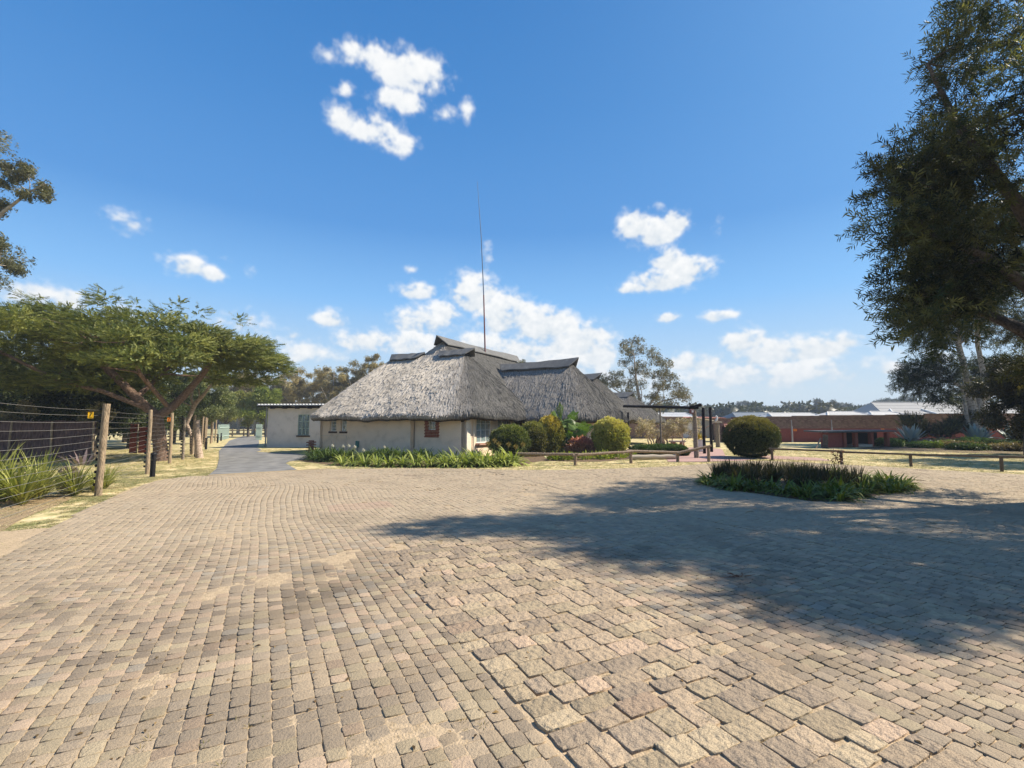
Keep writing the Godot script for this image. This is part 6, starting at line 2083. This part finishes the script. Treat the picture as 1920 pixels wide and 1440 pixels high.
	tree("gum_tree", "tall gum tree whose grey-green boughs reach into the sky at the frame edge", b, limbs, cl, {"size": 0.36, "lo": Color(0.085, 0.095, 0.045), "hi": Color(0.19, 0.18, 0.09), "bark": "gum_bark", "mesh": spray_gum, "leaf": "gum_leaf", "droop": 0.3, "twigs": 2})

func plain_tree(nm: String, label: String, at: Vector3, ht: float, rad: float, low: float, clumps: int, per: int, size: float, lo: Color, hi: Color, mesh: ArrayMesh, mat: String, bark: String, sd: int, group := "", hollow := 0.45) -> void:
	rng.seed = sd
	var lean := rf(-0.4, 0.4)
	var limbs := [[[Vector3(0, -0.1, 0), Vector3(lean * 0.3, ht * 0.25, 0), Vector3(lean * 0.7, ht * 0.5, rf(-0.3, 0.3)), Vector3(lean, ht * 0.85, 0)], [ht * 0.022 + 0.05, ht * 0.017 + 0.03, ht * 0.011 + 0.02, 0.03]]]
	for k in 4:
		var a := TAU * k / 4.0 + rf(0, 1)
		var y0 := lerpf(low, ht * 0.5, rf(0.1, 0.7))
		limbs.append([[Vector3(lean * 0.4, y0, 0), Vector3(cos(a) * rad * 0.35, y0 + ht * 0.14, sin(a) * rad * 0.35), Vector3(cos(a) * rad * 0.7, y0 + ht * 0.28, sin(a) * rad * 0.7)], [ht * 0.010 + 0.02, ht * 0.007 + 0.01, 0.02]])
	var cl := []
	var my := (ht + low) / 2
	var ry := (ht - low) / 2
	for k in clumps:
		var d := rdir()
		var c := d * pow(rf(0.0, 1.0), hollow) * Vector3(rad, ry, rad) * rf(0.8, 1.0)
		cl.append([Vector3(lean, my, 0) + c, Vector3(0.24, 0.17, 0.24) * rad * rf(0.7, 1.25), per])
	tree(nm, label, at, limbs, cl, {"size": size, "lo": lo, "hi": hi, "bark": bark, "mesh": mesh, "leaf": mat, "droop": 0.15, "twigs": 1, "group": group})

func make_far_trees() -> void:
	# the gum that shows beside the roof
	rng.seed = 1020
	var b := W(14.9, 55.0)
	var limbs := [
		[[Vector3(0, -0.1, 0), Vector3(-0.1, 2.2, 0), Vector3(-0.3, 4.0, 0), Vector3(-0.7, 6.5, 0), Vector3(-0.9, 9.5, 0)], [0.35, 0.28, 0.2, 0.13, 0.05]],
		[[Vector3(-0.1, 2.6, 0), Vector3(1.2, 4.4, 0.3), Vector3(2.4, 6.4, 0.3)], [0.2, 0.13, 0.05]],
		[[Vector3(-0.2, 3.0, 0), Vector3(-1.8, 4.6, 0), Vector3(-3.6, 5.8, 0)], [0.16, 0.11, 0.05]],
		[[Vector3(0.2, 3.2, 0), Vector3(2.4, 4.2, 0), Vector3(4.2, 4.6, 0)], [0.13, 0.09, 0.04]],
	]
	var cl := []
	for q in [[-1.6, 10.6], [-0.4, 10.9], [0.4, 10.2], [-1.9, 9.6], [-0.8, 9.6], [0.8, 9.2], [-1.6, 8.5], [1.6, 8.4], [2.4, 8.0], [0.0, 8.2], [-0.9, 7.4], [2.9, 7.2], [1.8, 6.9], [0.8, 7.2], [3.6, 6.6], [-3.0, 7.0], [-3.9, 6.6], [-4.4, 6.0], [-3.4, 5.8], [-2.4, 6.2], [-1.6, 6.0], [0.2, 6.0], [1.4, 5.6], [2.8, 5.8], [4.0, 5.6], [4.6, 4.9], [4.9, 4.4], [3.6, 4.6], [-2.0, 5.0], [-0.8, 4.8], [0.8, 4.4], [2.0, 4.4], [-1.4, 3.8], [0.0, 3.6], [1.2, 3.2], [-2.6, 4.4], [3.0, 3.6]]:
		cl.append([Vector3(q[0], q[1] + 0.2, rf(-1.8, 1.8)), Vector3(1.0, 0.72, 1.0), 46])
	tree("gum_tree", "open-crowned gum tree rising behind the end of the thatched roof", b, limbs, cl, {"size": 0.48, "lo": Color(0.09, 0.095, 0.045), "hi": Color(0.25, 0.215, 0.115), "bark": "gum_bark", "mesh": spray_gum, "leaf": "gum_leaf", "droop": 0.2, "twigs": 2})
	# gums behind the roof
	plain_tree("gum_tree", "gum top showing above the ridge between aerial and wing", W(1.9, 50.0), 8.9, 2.2, 3.0, 22, 34, 0.55, Color(0.10, 0.105, 0.05), Color(0.25, 0.22, 0.11), spray_gum, "gum_leaf", "gum_bark", 1031)
	plain_tree("gum_tree", "smaller gum top showing above the ridge beside the wing cap", W(4.6, 52.0), 8.2, 1.8, 3.0, 18, 34, 0.55, Color(0.10, 0.105, 0.05), Color(0.25, 0.22, 0.11), spray_gum, "gum_leaf", "gum_bark", 1032)
	# olive gums beyond the drive
	var k := 0
	for q in [[-47.5, 74, 9.4, 3.6], [-43.5, 77, 10.0, 3.8], [-40.0, 75, 10.9, 3.9], [-36.3, 77, 10.2, 3.6], [-33.2, 75, 10.5, 3.6], [-30.2, 78, 10.4, 3.6], [-27.2, 73, 11.6, 3.2], [-24.2, 75, 12.2, 3.4], [-21.0, 74, 12.9, 3.2], [-51.5, 72, 9.6, 4.0], [-18.0, 76, 12.4, 3.2]]:
		plain_tree("gum_tree", "olive-brown gum tree in the row beyond the drive and the flat-roofed building", W(q[0], q[1]), q[2], q[3], 2.2, 46, 34, 0.62, Color(0.19, 0.165, 0.07), Color(0.44, 0.35, 0.16), spray_gum, "gum_leaf", "gum_bark", 1050 + k, "olive gums beyond the drive")
		k += 1
	k = 0
	for q in [[-32.6, 60, 5.6, 2.4, "yellow-green willowy tree overhanging the end of the drive"], [-29.4, 58, 6.2, 2.5, "fresh green bushy tree against the corner of the flat-roofed building"], [-36.6, 62, 5.6, 2.4, "yellow-green bushy tree behind the pale green gate"], [-40.2, 60, 6.4, 2.8, "dull green bushy tree behind the row of fence posts"]]:
		plain_tree("bushy_tree", q[4], W(q[0], q[1]), q[2], q[3], 1.2, 34, 44, 0.45, [Color(0.16, 0.18, 0.035), Color(0.12, 0.16, 0.028), Color(0.18, 0.19, 0.04), Color(0.12, 0.13, 0.045)][k], [Color(0.33, 0.32, 0.07), Color(0.24, 0.27, 0.05), Color(0.34, 0.32, 0.08), Color(0.25, 0.23, 0.08)][k], spray_broad, "broad_leaf", "grey_bark", 1080 + k)
		k += 1
	# dark trees under and behind the acacia
	k = 0
	for q in [[-32.0, 27.5, 6.2, 3.2], [-28.0, 29.0, 5.6, 3.0], [-23.6, 27.0, 5.2, 2.6], [-24.4, 31.0, 5.2, 2.6], [-26.0, 33.5, 5.6, 2.8], [-31.0, 23.4, 4.6, 2.6], [-21.4, 24.4, 4.4, 2.3], [-27.2, 39.0, 6.0, 2.8], [-35.5, 33.0, 7.0, 3.4], [-32.0, 47.0, 6.4, 3.0], [-33.5, 42.0, 7.0, 3.4]]:
		plain_tree("dark_tree", "dense dark green tree in the shade behind the acacia", W(q[0], q[1]), q[2], q[3], 0.6, 40, 46, 0.42, Color(0.03, 0.045, 0.014), Color(0.085, 0.10, 0.028), spray_broad, "broad_leaf", "grey_bark", 1100 + k, "dark trees behind the acacia", 0.4)
		k += 1
	# pale dry bushes that lean over the panel wall
	k = 0
	for q in [[-21.5, 21.2, "dry pale bush looking over the panel wall"], [-24.6, 20.4, "dry pale bush over the panel wall towards the frame edge"], [-19.2, 22.4, "dry pale twiggy bush at the end of the panel wall"]]:
		plain_tree("dry_bush", q[2], W(q[0], q[1]), 2.5, 0.9, 1.0, 10, 16, 0.3, Color(0.16, 0.14, 0.07), Color(0.34, 0.29, 0.15), spray_broad, "broad_leaf", "old_pole", 1130 + k)
		k += 1
	# far wooded slopes
	rng.seed = 1200
	var blob := MB.new()
	for j in 330:
		var d := rdir()
		if d.y < -0.35:
			continue
		var p := d * Vector3(1.0, 0.85, 1.0) * rf(0.82, 1.05)
		var dir := (d * 0.5 + rdir()).normalized()
		blob.col = Color.WHITE * rf(0.7, 1.25)
		blob.leaf(p, dir, dir.cross(rdir()).normalized(), rf(0.14, 0.26), 0.17)
	var rws := []
	for j in 7:
		var rw := []
		for i in 10:
			var th := PI * (1.0 - j / 6.0)
			var ph := TAU * i / 10.0
			rw.append(Vector3(sin(th) * cos(ph), cos(th) * 0.85, -sin(th) * sin(ph)) * rf(0.78, 0.92))
		rws.append(rw)
	blob.col = Color.WHITE * 0.8
	blob.grid(rws, true)
	var bm := blob.mesh()
	var xf := []
	var tint := []
	for j in 2600:
		var d := lerpf(150.0, 520.0, pow(rf(0, 1), 1.1))
		var u := rf(-1.25, 1.35)
		var x := u * d
		if u > -0.45 and u < 0.12 and d < 170.0:
			continue
		var lift := 0.0
		var rise := 3.2 * smoothstep(0.25, 0.75, u) + 1.0
		lift = rise * smoothstep(150.0, 420.0, d) + rf(-0.6, 0.6)
		var h := (rf(4.5, 8.0) + d * 0.007) * (1.35 if rf(0, 1) < 0.12 else 1.0)
		var w := h * rf(0.7, 1.15)
		xf.append(Transform3D(Basis(Vector3.UP, rf(0, TAU)) * Basis.from_scale(Vector3(w, h, w) * 0.62), W(x, d, lift + h * 0.35)))
		tint.append(Color(0.045, 0.060, 0.028).lerp(Color(0.11, 0.10, 0.045), rf(0, 1)) * rf(0.7, 1.2))
	var fw := scatter(self, "far_woodland", bm, M["broad_leaf"], xf, tint)
	tag(fw, "blue-green wooded slopes far beyond the walls and roofs", "woodland", "", "stuff")
	# a few trees stand out on the skyline
	k = 0
	for q in [[1395, 300.0, 17.5], [1538, 260.0, 16.0], [1662, 250.0, 16.5], [1690, 240.0, 18.0], [1415, 290.0, 16.0], [1570, 255.0, 15.0], [1640, 250.0, 14.5]]:
		var x: float = (q[0] - 960.0) / 905.0 * q[1]
		plain_tree("skyline_tree", "rounded dark tree standing out on the far wooded skyline", W(x, q[1], 1.0), q[2] - 2.0, 6.0, 3.0, 26, 30, 1.8, Color(0.045, 0.055, 0.028), Color(0.10, 0.10, 0.05), spray_broad, "broad_leaf", "grey_bark", 1300 + k, "trees on the far skyline")
		k += 1

# ---------------------------------------------------------------- lawn blades
func make_grass() -> void:
	rng.seed = 1400
	var m := MB.new()
	for k in 9:
		var a := rf(0, TAU)
		var out := Vector3(cos(a), 0, sin(a))
		m.blade(out * rf(0.0, 0.05), out * rf(0.4, 1.3) + Vector3.UP, Vector3(-sin(a), 0, cos(a)), rf(0.025, 0.06), 0.006, 0.8, 2)
	var tuft := m.mesh()
	var xf := []
	var tint := []
	var tries := 0
	while xf.size() < 42000 and tries < 260000:
		tries += 1
		var d := 5.0 + 25.0 * pow(rf(0, 1), 1.15)
		var x := rf(-1.12, 1.12) * d
		if d > 24.0 and x > -9.0 and x < 11.0:
			continue
		if inside(court, x, d) or inside(drive, x, d) or inside(bed, x, d) or inside(path, x, d):
			continue
		if x < -1.0 and x < -6.0 - 0.75 * d * 0.5 - 9.0:
			continue
		var n := nz.get_noise_2d(x * 0.5, d * 0.5)
		if n < -0.28 and rf(0, 1) < 0.8:
			continue
		if x < -4.5 and d < 11.2 and rf(0, 1) < 0.72 + n:
			continue
		var s := rf(0.7, 1.25) * (0.75 + d * 0.022)
		xf.append(Transform3D(Basis(Vector3.UP, rf(0, TAU)) * Basis.from_scale(Vector3(s, s * rf(0.6, 1.1), s)), W(x, d, -0.022)))
		var g := clampf(0.5 + n * 1.1 + rf(-0.3, 0.3), 0, 1)
		if x < -9.0: g = clampf(g + 0.12, 0, 1)
		tint.append(Color(0.62, 0.51, 0.31).lerp(Color(0.40, 0.37, 0.18), g) * rf(0.85, 1.15))
	for k in 22000:
		var d := rf(4.6, 17.0)
		var x := -1.9 - 0.62 * d - rf(0.0, 3.6) if d < 13.5 else rf(-13.5, -9.0)
		if inside(court, x, d) or inside(drive, x, d) or x < -1.13 * d:
			continue
		var n := nz.get_noise_2d(x * 0.6 + 3.0, d * 0.6)
		if n + 0.5 * nz.get_noise_2d(x * 2.5, d * 2.5) < -0.05 + 0.25 * smoothstep(12.0, 6.0, d):
			continue
		var s := rf(0.55, 1.15)
		xf.append(Transform3D(Basis(Vector3.UP, rf(0, TAU)) * Basis.from_scale(Vector3(s * 1.3, s * rf(0.5, 1.0), s * 1.3)), W(x, d, -0.022)))
		tint.append(Color(0.56, 0.45, 0.27).lerp(Color(0.25, 0.26, 0.10), clampf(0.45 + n + rf(-0.35, 0.35), 0, 1)) * rf(0.8, 1.15))
	scatter(self, "grass", tuft, M["grass_blade"], xf, tint)
	print("grass tufts: ", xf.size())
